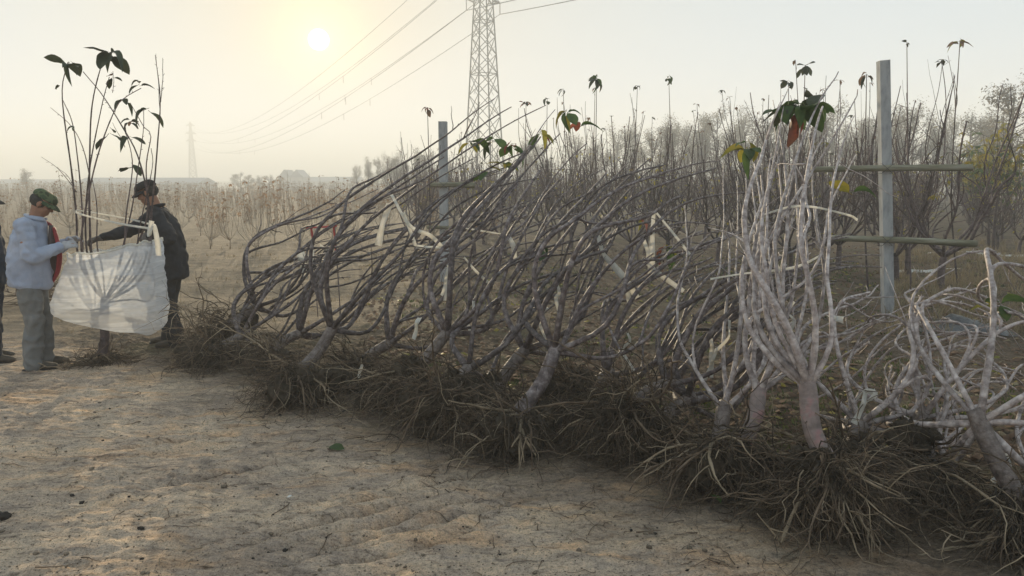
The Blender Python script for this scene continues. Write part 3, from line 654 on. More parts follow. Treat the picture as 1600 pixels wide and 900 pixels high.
tape('centre', [(1003, 404, 5.8), (1030, 428, 5.7), (1068, 455, 5.6)], .04); tape('centre', [(1006, 375, 5.8), (1012, 395, 5.8), (1010, 412, 5.8)], .03)
tape('far', [(468, 392, 7.9), (474, 412, 7.8), (476, 436, 7.8)], .09); tape('far', [(488, 390, 7.9), (483, 408, 7.8), (466, 404, 7.8)], .06); tape('far', [(500, 383, 7.9), (515, 392, 7.9), (530, 408, 7.9)], .025)
tape('front', [(1183, 338, 4.6), (1250, 322, 4.5), (1322, 335, 4.6), (1340, 344, 4.7)], .016); tape('front', [(1110, 436, 4.6), (1160, 428, 4.4), (1240, 418, 4.4), (1285, 398, 4.6)], .016)
tape('front', [(1296, 492, 4.2), (1306, 497, 4.1), (1318, 500, 4.1)], .04); tape('front', [(1212, 412, 4.5), (1218, 428, 4.5), (1222, 442, 4.5)], .04)
tape('knotted', [(1340, 624, 4.0), (1350, 612, 3.9), (1362, 612, 3.92), (1370, 622, 3.98)], .035); tape('knotted', [(1352, 612, 3.93), (1350, 628, 3.88), (1343, 645, 3.9), (1334, 662, 3.9)], .035); tape('knotted', [(1369, 610, 3.95), (1365, 618, 3.9), (1358, 626, 3.9), (1350, 632, 3.95)], .03)
tape('corner', [(1440, 610, 4.2), (1480, 607, 4.1), (1505, 620, 4.1)], .02); tape('corner', [(1426, 510, 4.5), (1436, 506, 4.5), (1446, 502, 4.5)], .05)
for px, py, d, k in ((856, 480, 5.6, 'centre'), (740, 470, 5.9, 'mid'), (980, 520, 5.2, 'stub'), (1110, 530, 4.8, 'behind_pale'), (1120, 545, 4.8, 'behind_pale'), (1240, 470, 4.5, 'front'), (1140, 500, 4.7, 'thick_pale'), (1575, 700, 3.7, 'corner'), (870, 440, 5.7, 'centre')):
    tape(k, [(px, py, d), (px + U(-12, 6), py + U(10, 18), d - .03), (px + U(-16, 8), py + U(24, 34), d + .03), (px + U(-26, 10), py + U(44, 66), d)], U(.016, .034))
for key, t_, r_ in (('mid_left', .55, .15), ('mid', .5, .15), ('centre', .55, .15), ('far', .5, .14), ('front', .45, .2), ('thick_pale', .5, .15)):
    rt, _ = LY[key]
for key, (b, e), r_ in (('mid_left', (W(600, 350, 6.5), W(640, 300, 6.7)), .16),):
    pass

# ------------------------------------------------------------------ the tree being wrapped
wt = empty('wrapped_tree', tuple(W(162, 556, 7.1)), 'upright lifted tree being wrapped in plastic between the two men, large dark leaves on top', 'tree')
wo_ = np.array(wt.location)
def stem(pts, r0, r1, name='branch', mat='bark_field', n=34, wob=.006, d=7.1, dd=None):
    dd = dd if dd is not None else U(-.14, .14)
    k = len(pts); P = [W(p[0], p[1], d + dd * min(1, i / max(1, k - 1) * 2)) for i, p in enumerate(pts)]
    P = spline(P, n) + wig(n, wob); mb = MB()
    rs = np.linspace(r0, r1, n) * knots(n, .22, .35) * (1 if name == 'trunk' else .62)
    tube(mb, P - wo_, rs, sides=7); spurs(mb, P - wo_, rs, 8, .004, .025)
    mb.build(name, M[mat], wt); return P
stem([(161, 556), (163, 530), (162, 500), (164, 468)], .048, .036, 'trunk', 'bark_field', 16, .003, dd=0)
F_ = (164, 470)
stem([F_, (140, 440), (122, 400), (120, 340), (112, 265), (97, 150), (105, 98)], .020, .006)
stem([F_, (145, 448), (131, 405), (128, 330), (120, 240), (113, 190), (98, 155)], .017, .005)
stem([(163, 478), (152, 440), (143, 400), (141, 345), (142, 260), (145, 170), (160, 105), (172, 84)], .022, .006)
stem([(160, 462), (150, 430), (137, 395), (135, 335), (142, 262), (160, 165), (172, 120)], .016, .005)
stem([F_, (140, 438), (127, 390), (130, 340), (150, 245), (178, 170), (195, 150), (219, 136)], .018, .005)
stem([(140, 275), (128, 225), (110, 195), (80, 168)], .008, .003); stem([(120, 300), (100, 275), (85, 260), (64, 246)], .007, .002)
stem([(118, 300), (108, 280), (88, 262)], .005, .002)
stem([(166, 470), (205, 440), (228, 400), (233, 330), (215, 250), (190, 200), (160, 150), (131, 114)], .020, .005)
stem([(170, 468), (212, 445), (234, 405), (237, 340), (246, 230), (251, 155), (243, 86)], .021, .004)
stem([(251, 160), (253, 125), (254, 90)], .006, .003); stem([(250, 172), (246, 120), (244, 88)], .005, .002)
stem([(168, 466), (190, 430), (214, 380), (230, 335), (228, 260), (235, 212), (225, 200), (203, 160)], .018, .004)
stem([(166, 466), (182, 430), (192, 380), (195, 345), (205, 260), (197, 210), (195, 192)], .017, .004)
stem([(168, 465), (184, 425), (200, 360), (212, 300), (225, 210), (226, 170)], .015, .004)
stem([(164, 465), (160, 420), (152, 380), (153, 320), (146, 275)], .014, .005); stem([(170, 462), (196, 432), (212, 400), (220, 350), (240, 260), (238, 230)], .014, .004)
stem([(160, 482), (140, 484), (116, 478), (110, 450), (118, 420)], .012, .004); stem([(170, 472), (205, 468), (232, 470), (240, 445), (234, 415)], .014, .005)
stem([(168, 466), (190, 450), (212, 425), (226, 395)], .012, .004); stem([(195, 230), (190, 215), (178, 192)], .005, .002); stem([(176, 145), (177, 125), (176, 112)], .004, .003)
stem([(160, 500), (150, 505), (140, 512), (128, 515)], .005, .002)
cl = [(108, 95, 6, 1.05), (172, 82, 7, 1.2), (176, 118, 3, .6), (218, 128, 4, .8), (196, 157, 3, .8), (232, 172, 2, .9), (203, 188, 6, .6), (170, 205, 2, 1.0), (202, 215, 2, 1.0), (205, 258, 3, .75), (93, 133, 2, .4), (115, 195, 2, .45), (172, 200, 1, .9)]
for px, py, n_, sc in cl: cluster(wt, W(px, py, 7.1), n_, [dk, dk, 'leaf_brown'] if sc < .7 else [dk, dk, g] if n_ < 3 else [dk], sc * 1.02, .55)
make_roots(wt, W(161, 556, 7.1), np.array([0, 0, 1.]), .40, 420, 8, 21, light=.12, ofs=wo_, soil=False, flat=True)
tb = MB()                                                   # tape ring holding the stems together
ribbon(tb, [W(*p) - wo_ for p in ((119, 328, 6.95), (124, 334, 6.9), (180, 348, 6.88), (236, 357, 6.9), (242, 352, 6.95))], .022, twist=.1)
tb.build('tape', M['tape'], wt); tb = MB()
ribbon(tb, [W(*p) - wo_ for p in ((119, 328, 7.0), (150, 333, 7.3), (200, 342, 7.3), (241, 352, 7.0))], .02, twist=.1); tb.build('tape', M['tape'], wt)
tb = MB(); ribbon(tb, [W(*p) - wo_ for p in ((237, 345, 6.86), (233, 368, 6.84), (240, 352, 6.82), (246, 378, 6.8), (248, 400, 6.82))], .05, twist=.3); tb.build('tape', M['tape'], wt)

def plastic_wrap():
    na, nh = 160, 44; V = []
    axis_t, axis_b = W(182, 385, 7.08), W(173, 503, 7.08)
    for i in range(nh + 1):
        s = i / nh                                         # 0 at the lower hem, 1 at the upper
        a = np.linspace(0, 2 * np.pi, na, endpoint=False)
        ca, sa = np.cos(a), np.sin(a)
        e = 2 / 4.6
        sx = np.sign(ca) * np.abs(ca) ** e; sy = np.sign(sa) * np.abs(sa) ** e
        rx = np.interp(s, [0, .06, .2, .6, 1], [.44, .46, .465, .42, .37]); ry = np.interp(s, [0, .06, .2, .6, 1], [.26, .30, .31, .28, .24])
        c = axis_b[:2] * (1 - s) + axis_t[:2] * s
        zb = axis_b[2] - .09 * sx + .01 * np.sin(a * 5); zt = axis_t[2] + .06 * sx - .02 * (1 - sx ** 2) + .012 * np.sin(a * 9)
        z = zb + (zt - zb) * s
        wr = .009 * fbm(a * 2.2 + 3, z * 12 + a * .8, 3, 61) + .004 * np.sin(z * 90 + 5 * np.sin(a * 2) + a * 3) * (.3 + .7 * np.abs(vn(a * 2, z * 5, 77)))
        rx_, ry_ = rx + wr, ry + wr
        V.append(np.stack([c[0] + sx * rx_, c[1] + sy * ry_, z], -1))
    V = np.array(V)
    mb = MB(); i = np.arange(nh)[:, None] * na; j = np.arange(na)[None]; k = (j + 1) % na
    mb.add(V.reshape(-1, 3) - wo_, np.stack([i + j, i + k, i + na + k, i + na + j], -1).reshape(-1, 4))
    o = mb.build('plastic_sheet', M['plastic'], None, loc=tuple(wo_))
    tag(o, 'translucent white plastic film wrapped round the branches of the upright tree', 'plastic film')
    h = MB(); top = V[-1] - wo_; tube(h, np.concatenate([top, top[:1]]), .009, sides=5, cap=False); h.build('rolled_hem', M['tape'], o)
plastic_wrap()

# ------------------------------------------------------------------ people
TEX = bpy.data.textures.new('cloth_folds', 'CLOUDS'); TEX.noise_scale = .10; TEX.noise_depth = 1
TEX2 = bpy.data.textures.new('cloth_creases', 'WOOD'); TEX2.wood_type = 'BANDNOISE'; TEX2.noise_scale = .12; TEX2.turbulence = 9
def fuse(name, mb, mat, parent, voxel, smooth=6, folds=0.0):
    ob = link('tmp', mb.mesh('tmp', mat)); md = ob.modifiers.new('r', 'REMESH'); md.mode = 'VOXEL'; md.voxel_size = voxel; md.use_smooth_shade = True
    sm = ob.modifiers.new('s', 'SMOOTH'); sm.iterations = smooth; sm.factor = .5
    if folds:
        dp = ob.modifiers.new('d', 'DISPLACE'); dp.texture = TEX; dp.strength = folds; dp.mid_level = .5; dp.texture_coords = 'LOCAL'
        s2_ = ob.modifiers.new('s2', 'SMOOTH'); s2_.iterations = 2
        d2 = ob.modifiers.new('d2', 'DISPLACE'); d2.texture = TEX2; d2.strength = folds * .45; d2.mid_level = .5; d2.texture_coords = 'LOCAL'
    ev = ob.evaluated_get(bpy.context.evaluated_depsgraph_get()); me = bpy.data.meshes.new_from_object(ev); me.name = name
    me.materials.clear(); me.materials.append(mat)
    me.polygons.foreach_set('use_smooth', np.ones(len(me.polygons), bool))
    bpy.data.objects.remove(ob)
    return link(name, me, parent)
def ell(mb, c, r, rot=None):
    V, F = ICO[3]; V = V * np.asarray(r)
    if rot is not None: V = V @ np.asarray(rot).T
    mb.add(V + np.asarray(c), None, F)
def limb(mb, pts, rad, n=14, fold=0.0, **k):
    P = spline(pts, n); r = np.interp(np.linspace(0, 1, n), np.linspace(0, 1, len(rad)), rad)
    if fold: r = r * (1 + fold * np.sin(np.linspace(0, n * 2.3, n) + U(0, 6)) * rng.random(n))
    tube(mb, P, r, sides=16, **k); ell(mb, P[0], [r[0]] * 3); ell(mb, P[-1], [r[-1]] * 3)
def hand(mb, wrist, d, palm, g=1.0, curl=1.0, side=1):
    d = np.asarray(d, float); d /= np.linalg.norm(d); palm = np.asarray(palm, float); palm -= d * (d @ palm); palm /= np.linalg.norm(palm)
    s = np.cross(d, palm) * side                            # towards the thumb
    w_ = np.asarray(wrist, float); k0 = w_ + d * .085
    tube(mb, [w_ - d * .02, w_ + d * .03, k0], np.array([.026, .036, .041]) * g, np.array([.019, .017, .014]) * g, sides=12, ref=s)
    for i, (off, ln) in enumerate(((.030, .072), (.010, .080), (-.010, .074), (-.029, .058))):
        p = k0 + s * off * g; b = d.copy(); pts = [p - d * .01]; a = .25
        for q in range(3):
            a = (.35 + .45 * q) * curl + .05 * i
            b = d * math.cos(a) + palm * math.sin(a); p = p + b * ln * (.45, .32, .23)[q]; pts.append(p)
        limb(mb, pts, np.array([.0098, .0092, .0086, .0075]) * g, 9)
    th0 = w_ + d * .025 + s * .028 * g
    limb(mb, [th0, th0 + d * .025 + s * .024 + palm * .012, th0 + d * .052 + s * .026 + palm * .032, th0 + d * .07 + s * .016 + palm * .046], np.array([.014, .0118, .0105, .0085]) * g, 9)

def rotx(a): c, s = math.cos(a), math.sin(a); return np.array([[1, 0, 0], [0, c, -s], [0, s, c]])
def person(label, loc, heading, P, jacket, trousers, capm, glovem, cap_style='peaked', group=None):
    """local frame: +Y ahead, +X to his right, Z up"""
    V3 = lambda k: np.array(P[k], float)
    pel, che, nek, hd = V3('pelvis'), V3('chest'), V3('neck'), V3('head'); hp = P['head_pitch']; Rh = rotx(-hp)
    hl = lambda x, y, z: hd + Rh @ np.array([x, y, z])
    b = MB()
    ell(b, hl(0, -.005, .025), (.075, .093, .098), Rh); ell(b, hl(0, .028, -.045), (.057, .062, .068), Rh); ell(b, hl(0, .052, -.088), (.03, .028, .024), Rh)
    ell(b, hl(0, .092, -.018), (.0125, .022, .017), Rh); ell(b, hl(0, .086, .008), (.009, .014, .024), Rh); ell(b, hl(0, .080, .028), (.05, .016, .012), Rh)
    ell(b, hl(0, .083, -.058), (.024, .013, .007), Rh); ell(b, hl(0, .080, -.072), (.02, .012, .007), Rh)
    for s in (-1, 1):
        ell(b, hl(s * .076, -.012, -.012), (.010, .021, .034), Rh); ell(b, hl(s * .045, .058, -.026), (.024, .022, .02), Rh)
    limb(b, [nek + [0, -.01, -.06], nek, hl(0, -.015, -.05)], [.062, .055, .054])
    limb(b, [pel, (pel + che) / 2, che, nek + [0, -.01, -.05]], [.10, .095, .105, .06])
    for s, S in ((1, 'r'), (-1, 'l')):
        sh, elb, wr = V3('sh_' + S), V3('el_' + S), V3('wr_' + S); fd = (wr - elb) / np.linalg.norm(wr - elb)
        limb(b, [che + [s * .06, 0, .04], sh, elb, wr], [.06, .046, .036, .026], 22)
        hand(b, wr, P.get('hd_' + S, fd), P['palm_' + S], .92, P.get('curl', 1.0), s * P.get('flip_' + S, 1))
        hip, kn, an = V3('hip_' + S), V3('kn_' + S), V3('an_' + S)
        limb(b, [hip, kn, an], [.082, .052, .04], 20); limb(b, [an, an + [0, .05, -.045], an + [0, .15, -.06]], [.036, .036, .026])
    me_o = fuse('person', b, M['skin'], None, .0075, 3)
    me_o.location = loc; me_o.rotation_euler = (0, 0, heading); tag(me_o, label, 'person', group)
    # jacket with collar
    j = MB()
    hem = V3('hem'); bel = V3('belly')
    P_ = spline([hem, bel, che, nek + [0, -.012, -.085], nek + [0, -.008, -.03]], 18); tt = np.linspace(0, 1, 18)
    tube(j, P_, np.interp(tt, [0, .08, .35, .7, .88, 1], np.array([.185, .200, .212, .205, .13, .070]) * P.get('wide', 1)), np.interp(tt, [0, .08, .35, .7, .88, 1], np.array([.145, .160, .165, .135, .09, .066]) * P.get('deep', 1)), sides=28, ref=[1, 0, 0])
    for s, S in ((1, 'r'), (-1, 'l')):
        sh, elb, wr = V3('sh_' + S), V3('el_' + S), V3('wr_' + S); fd = (wr - elb) / np.linalg.norm(wr - elb)
        limb(j, [che + [s * .09, 0, .05], sh, (sh + elb) / 2 + [0, 0, -.005], elb, (elb + wr) / 2, wr - fd * .02], [.095, .080, .073, .066, .060, .047], 30, .10)
    fuse('jacket', j, M[jacket], me_o, .009, 4, .026)
    c = MB(); a = np.linspace(.5, 2 * np.pi - .5, 26) + np.pi / 2
    base_ = nek + np.array([0, -.002, -.035])
    Pc = np.stack([np.cos(a) * .072, np.sin(a) * .074, .022 - .018 * np.sin(a)], -1) + base_
    tube(c, Pc, .010, .030, sides=8, ref=[.01, .02, .0] if False else None) if False else tube(c, Pc, np.full(26, .012), np.full(26, .026), sides=8, ref=[0, 0, 1.] if False else np.array([.577, .577, .577]))
    c.build('collar', M[jacket], me_o)
    t = MB()
    tube(t, [pel + [0, 0, -.07], pel + [0, 0, .0], pel + [0, 0, .10]], [.15, .172, .165], [.12, .142, .13], sides=24, ref=[1, 0, 0])
    for s, S in ((1, 'r'), (-1, 'l')):
        hip, kn, an = V3('hip_' + S), V3('kn_' + S), V3('an_' + S)
        limb(t, [hip, (hip + kn) / 2, kn, (kn + an) / 2, an + [0, .0, .0], an + [0, .008, -.035]], [.108, .102, .086, .083, .082, .080], 26, .05)
    fuse('trousers', t, M[trousers], me_o, .009, 4, .026)
    for s, S in ((1, 'r'), (-1, 'l')):
        an = V3('an_' + S); f = MB(); z = an[2]
        tube(f, [an + [0, -.07, -z + .05], an + [0, -.02, -z + .055], an + [0, .06, -z + .048], an + [0, .13, -z + .038], an + [0, .185, -z + .030], an + [0, .20, -z + .028]], [.030, .042, .046, .048, .040, .02], [.042, .050, .042, .034, .026, .012], sides=14, ref=[1, 0, 0])
        limb(f, [an + [0, -.015, -z + .06], an + [0, -.015, -.01]], [.045, .048])
        fuse('shoe', f, M['shoe'], me_o, .008, 3)
        sb = MB(); tube(sb, [an + [0, -.085, -z + .009], an + [0, -.04, -z + .009], an + [0, .1, -z + .009], an + [0, .205, -z + .009]], [.028, .044, .050, .026], [.011] * 4, sides=12, ref=[1, 0, 0]); sb.build('sole', M['cap_dark'], me_o)
        gl = MB(); wr = V3('wr_' + S); elb = V3('el_' + S); fd = (wr - elb) / np.linalg.norm(wr - elb)
        hand(gl, wr, P.get('hd_' + S, fd), P['palm_' + S], 1.16, P.get('curl', 1.0), s * P.get('flip_' + S, 1)); limb(gl, [wr - fd * .045, wr + fd * .01], [.033, .032])
        fuse('glove', gl, M[glovem], me_o, .005, 2)
    cp = MB()
    V, F = ICO[4]; Vc = V.copy()
    zz = Vc[:, 2]; rr = np.where(zz < 0, 1 - .05 * zz, np.where(zz > .25, 1.03, 1.0)); Vc[:, :2] *= rr[:, None]
    Vc[:, 2] = np.where(zz < -.12, -.12, zz)
    if cap_style == 'flat': Vc[:, 2] = np.minimum(Vc[:, 2], .72 + .12 * Vc[:, 2])
    Vc = Vc * np.array([.090, .108, .078]) + np.array([0, -.008, .052]); cp.add(hd + Vc @ Rh.T, None, F)
    cp.build('cap', M[capm], me_o)
    br = MB(); rows = []
    for q, (ext, dz) in enumerate(((0, .012), (.02, .008), (.045, -.002), (.066, -.016), (.066, -.021), (.045, -.007), (.02, .003), (0, .007))):
        a = np.linspace(.10, np.pi - .10, 17); rx, ry = .090, .100
        ex = ext * np.sin(a) ** .7
        rows.append(np.stack([np.cos(a) * (rx + ex * .25), np.sin(a) * (ry + ex) - .008, .034 + dz - .014 * np.abs(np.cos(a))], -1))
    rows = np.array(rows); n_ = 17; i = np.arange(7)[:, None] * n_ + np.arange(n_ - 1)[None]
    br.add(hd + rows.reshape(-1, 3) @ Rh.T, np.stack([i, i + 1, i + n_ + 1, i + n_], -1).reshape(-1, 4)); br.build('cap_brim', M[capm], me_o)
    hr = MB(); Vh = ICO[3][0] * np.array([.081, .094, .075]) + np.array([0, -.022, .008]); hr.add(hd + Vh @ Rh.T, None, ICO[3][1]); hr.build('hair', M['hair'], me_o)
    for s in (-1, 1):
        e = MB(); ell(e, hl(s * .031, .078, .010), (.011, .008, .007), Rh); e.build('eye', M['eye'], me_o)
    return me_o

p1 = G(58, 574); p1[2] = gzf(p1[0], p1[1])
P1 = dict(pelvis=(0, 0, .86), belly=(0, .02, .98), hem=(0, .0, .76), chest=(0, .035, 1.22), neck=(0, .095, 1.415), head=(0, .155, 1.53), head_pitch=.62,
          sh_r=(.185, .03, 1.335), el_r=(.255, .07, 1.06), wr_r=(.15, .30, 1.135), palm_r=(-.7, .1, -.6), sh_l=(-.185, .06, 1.335), el_l=(-.25, .13, 1.07), wr_l=(-.10, .34, 1.17), palm_l=(.6, .1, -.7),
          hip_r=(.095, 0, .84), kn_r=(.105, .03, .47), an_r=(.11, -.01, .09), hip_l=(-.095, 0, .84), kn_l=(-.11, .06, .47), an_l=(-.12, .05, .09), wide=1.04, deep=1.16)
man1 = person('man in pale blue jacket, grey trousers and camouflage cap, working at the plastic', tuple(p1), math.radians(-90 + 22), P1, 'jacket_blue', 'trouser_grey', 'camo', 'glove', 'flat')
p2 = G(272, 538); p2[2] = gzf(p2[0], p2[1])
P2 = dict(pelvis=(0, -.02, .86), belly=(0, .02, .98), hem=(0, -.01, .68), chest=(0, .035, 1.23), neck=(0, .10, 1.43), head=(0, .165, 1.555), head_pitch=.42,
          sh_l=(-.19, .05, 1.34), el_l=(-.30, -.12, 1.12), wr_l=(-.20, .10, 1.13), palm_l=(.7, .1, -.5), sh_r=(.18, .13, 1.34), el_r=(.24, .42, 1.17), wr_r=(.16, .68, 1.10), palm_r=(-.5, .1, -.8),
          hip_r=(.095, 0, .84), kn_r=(.10, .05, .47), an_r=(.10, .06, .09), hip_l=(-.095, 0, .84), kn_l=(-.11, .02, .47), an_l=(-.12, -.06, .09), wide=1.1, deep=1.18)
man2 = person('man in dark suit and dark cap reaching through the branches behind the plastic', tuple(p2), math.radians(90 + 8), P2, 'suit_dark', 'suit_dark', 'cap_dark', 'glove_dark', 'flat')
man2.scale = (1.04, 1.04, 1.04)
p3 = G(-10, 560); p3[2] = gzf(p3[0], p3[1])
P3 = dict(pelvis=(0, 0, .86), belly=(0, .0, .98), hem=(0, 0, .74), chest=(0, .0, 1.22), neck=(0, .03, 1.42), head=(0, .07, 1.55), head_pitch=.2,
          sh_r=(.19, 0, 1.35), el_r=(.25, .02, 1.06), wr_r=(.24, .10, .84), palm_r=(-1, 0, 0), sh_l=(-.19, 0, 1.35), el_l=(-.25, .02, 1.06), wr_l=(-.24, .10, .84), palm_l=(1, 0, 0),
          hip_r=(.095, 0, .84), kn_r=(.11, .05, .47), an_r=(.11, .04, .09), hip_l=(-.095, 0, .84), kn_l=(-.11, -.02, .47), an_l=(-.12, -.06, .09))
person('man in dark navy clothes cut off by the left edge of the photo', tuple(p3), math.radians(-90 + 10), P3, 'navy', 'navy', 'cap_dark', 'glove_dark')
# red bag
def bag():
    o = empty('shoulder_bag', tuple(W(86, 400, 6.8)), 'red and dark shoulder bag hanging at the front of the man in pale blue', 'bag'); oo = np.array(o.location)
    b = MB(); P = spline([W(80, 352, 7.0), W(82, 380, 7.0), W(83, 410, 7.0), W(80, 436, 7.0)], 14)
    tube(b, P - oo, np.interp(np.linspace(0, 1, 14), [0, .3, .7, 1], [.015, .03, .045, .02]), np.interp(np.linspace(0, 1, 14), [0, .3, .7, 1], [.03, .05, .06, .03]), sides=18, ref=[1, 0, 0]); b.build('pouch', M['bag_dark'], o)
    r = MB(); P2_ = spline([W(84, 356, 7.0), W(90, 378, 6.98), W(93, 400, 6.97), W(90, 425, 6.97), W(81, 442, 7.0)], 20)
    tube(r, P2_ - oo, np.full(20, .014), np.interp(np.linspace(0, 1, 20), [0, .5, 1], [.02, .04, .03]), sides=10, ref=[1, 0, 0]); r.build('red_panel', M['bag_red'], o)
    s = MB(); tube(s, spline([W(84, 358, 7.0), W(80, 352, 7.05), W(72, 348, 7.1)], 10) - oo, .012, .02, sides=6, ref=[1, 0, 0]); s.build('strap', M['bag_red'], o)
bag()

# ------------------------------------------------------------------ concrete posts with poles lashed across
def post(label, x, d, ytop, ybot, lean, bars, wd):
    b = W(x, ybot, d); b[2] = gzf(b[0], b[1]) - .1; t = W(x + lean, ytop, d)
    o = empty('trellis_post', tuple(b), label, 'post'); m_ = MB(); n = 10
    P = np.linspace(b, t, n); tube(m_, P - b, wd * .7071, sides=4, ref=[1, .85, 0]); m_.build('concrete_post', M['concrete'], o, smooth=False)
    for (x0, x1, y0, y1, r) in bars:
        e = MB(); f = d - wd * .5 - r - .004
        Pp = spline([W(x0, y0, f), W((x0 + x1) / 2, (y0 + y1) / 2 - 1, f), W(x1, y1, f)], 24)
        tube(e, Pp - b, np.linspace(r * .9, r * 1.08, 24) * knots(24, .1, .3), sides=12); e.build('cross_pole', M['pole_wood'], o)
        wi = MB(); c = W(x + lean * .5, (y0 + y1) / 2, f)
        for dx in (-1, 1):
            a = np.linspace(0, 2 * np.pi, 22); rx, ry = wd * .5 + .012, wd * .5 + r + .01
            Pw = c + np.stack([np.sin(a) * (wd * .56), np.where(np.cos(a) > 0, -r - .006, wd + r + .012) + 0 * a, dx * np.sin(a) * r * 1.5], -1)
            tube(wi, Pw - b, .0035, sides=5, cap=False)
        wi.build('wire_lashing', M['wire'], o)
    return o
post('tall pale concrete post with two wooden poles lashed across, on the right', 1388, 9.9, 95, 492, -8, [(1268, 1518, 265, 262, .040), (1300, 1525, 372, 381, .041)], .125)
post('shorter grey concrete post with one short pole, left, behind the taped whips', 695, 13.6, 190, 440, -3, [(672, 742, 289, 290, .045), (668, 735, 355, 358, .03)], .14)

# ------------------------------------------------------------------ standing nursery trees
def nursery_proto(h, R0, nl, nw, sides=5, trunk=.55, leaves=10, lk='leaf_dark', seps=False, r=.0185):
    root, tips = make_tree('nursery_tree', None, (0, 0, 0), (U(-.03, .03), U(-.03, .03), trunk), (U(-.1, .1), U(-.1, .1), h), R0, nl, nw, M['bark_field'], profile=OPEN, r_trunk=.055, rl=r,
                           separate=seps, sides=sides, trunk_mat=M['bark_field'], te=(.38, 1.05), side_twigs=12, wob=.05, nsp=6, sl=(.02, .2), ofs=(0, 0, 0), cat=None)
    lv = MB(); tips = sorted(tips, key=lambda p: -p[2])
    for p in tips[:leaves]: leaf_cards(lv, p, int(U(2, 6)), .11, int(rng.random() < .5))
    for p in tips[leaves:]:
        if rng.random() < .3: leaf_cards(lv, p, 2, .07, 1)
    for q in range(int(U(10, 30))):
        a = U(0, 6.28); zz = U(.8, 2.6); leaf_cards(lv, (math.cos(a) * .3 * zz * U(.3, 1), math.sin(a) * .3 * zz * U(.3, 1), zz), int(U(1, 4)), .12, 2)
    lv.build('leaves', [M[lk], M['leaf_brown'], M['leaf_yellow']], root)
    return root
protos = [nursery_proto(U(3.5, 4.0), U(.85, 1.35), int(U(6, 9)), 1.4, leaves=int(U(1, 4))) for _ in range(5)]
protos += [nursery_proto(3.0, .75, 6, 1.1, leaves=5) for _ in range(2)]
def purge(o):
    for c in list(o.children): purge(c)
    bpy.data.objects.remove(o)
D = np.array([.48, .877]); E = np.array([-.75, .66])
spots = []
special = [(1470, 452, 1.03, 0), (1292, 430, .88, 1), (1310, 425, .98, 2), (985, 412, .95, 3), (872, 385, .86, 4), (930, 392, 1.0, 2), (1045, 405, .95, 0), (1120, 412, .85, 1), (1190, 420, .9, 3), (1400, 440, .95, 4), (1560, 462, .0, 0),
           (790, 400, .80, 5), (740, 408, .8, 6), (650, 405, .78, 5), (1235, 425, .8, 2)]
for (px, py, s, k) in special:
    if s > 0: p = G(px, py); spots.append((p[0], p[1], s, k))
ns = len(spots)
for j in range(0, 26):
    for i in range(0, 34):
        p = np.array([7.4, 14.6]) + D * i * 2.5 + E * j * 2.6 + rng.normal(0, .22, 2)
        pxx, pyy = pix(p[0], p[1], 0)
        if p[1] > 78 or pxx < 625 - 0 or pxx > 1680: continue
        if rng.random() < .12: continue
        spots.append((p[0], p[1], U(.68, 1.0), int(U(0, 7))))
for j in (1, ):                                           # the row right of the trodden path
    for i in range(3, 16):
        p = np.array([7.4, 14.6]) + D * i * 2.0 - E * (2.3 + .0 * j) + rng.normal(0, .15, 2)
        spots.append((p[0], p[1], U(.7, .9), int(U(0, 7))))
spots = spots[:ns] + sorted(spots[ns:], key=lambda s: s[1])
NG = 'bare nursery trees standing in rows'
uniq = {0: 'tall many stemmed bare tree just right of the pale concrete post', 3: 'dark bare tree with parallel upright stems, standing in the middle of the orchard front'}
mass = MB(); count = 0
for q, (x, y, s, k) in enumerate(spots):
    if q < 270:
        c = copy_tree(protos[k]); c.location = (x, y, gzf(x, y) - .03); c.rotation_euler = (U(-.05, .05), U(-.05, .05), U(0, 6.28)); c.scale = (s, s, s)
        tag(c, uniq.get(q, 'bare grey nursery tree with upright whips, standing among the rows behind the lying trees'), 'tree', NG)
    else:
        th = U(0, 6.28)
        for st in range(9):
            a = th + st * .7 + U(-.2, .2); r = U(.3, .8) * s
            P = np.array([[x, y, .4], [x + math.cos(a) * r * .5, y + math.sin(a) * r * .5, 1.1], [x + math.cos(a) * r, y + math.sin(a) * r, U(2.2, 3.7) * s]])
            tube(mass, spline(P, 6), np.linspace(.022, .006, 6), sides=3, cap=False)
        tube(mass, [(x, y, -.05), (x, y, .5)], [.05, .04], sides=4)
if mass.v: tag(mass.build('distant_nursery_trees', M['bark_field']), 'far rows of bare nursery trees merging into grey haze', 'trees', None, 'stuff')
for o in protos: purge(o)

# large-leaved stems near the front, with leaves at their tops
def topleaf(px, ytop, ybot, d, n, keys, sc, label):
    b = W(px + U(-8, 8), ybot, d); b[2] = gzf(b[0], b[1]) - .02; t = W(px, ytop, d)
    o = empty('leafy_sapling', tuple(b), label, 'tree', 'thin saplings with a leaf tuft on top'); m_ = MB()
    P = spline([b, (b * .6 + t * .4) + rng.normal(0, .04, 3), t], 24); tube(m_, P - b, np.linspace(.016, .005, 24) * knots(24, .2, .3), sides=6); m_.build('trunk', M['bark_field'], o)
    for q in range(3):
        k = int(U(6, 18)); s_ = MB(); e = P[k] + np.array([U(-.25, .25), U(-.2, .2), U(.5, 1.0)]); Pq = spline([P[k], P[k] * .5 + e * .5 + np.array([U(-.06, .06), 0, -.1]), e], 12)
        tube(s_, Pq - b, np.linspace(.008, .003, 12), sides=5); s_.build('branch', M['bark_field'], o)
    cluster(o, t, n, keys, sc, .9)
topleaf(932, 125, 400, 14.5, 8, [g, dk], 1.2, 'thin sapling topped by a drooping green leaf tuft, in the middle')
topleaf(1045, 120, 405, 16, 6, [g, dk], .9, 'tall thin sapling with a small grey leaf whorl against the sky')
topleaf(996, 134, 410, 16.3, 4, [dk], .7, 'thin sapling with a tiny dark leaf tip left of the tall whorled one')
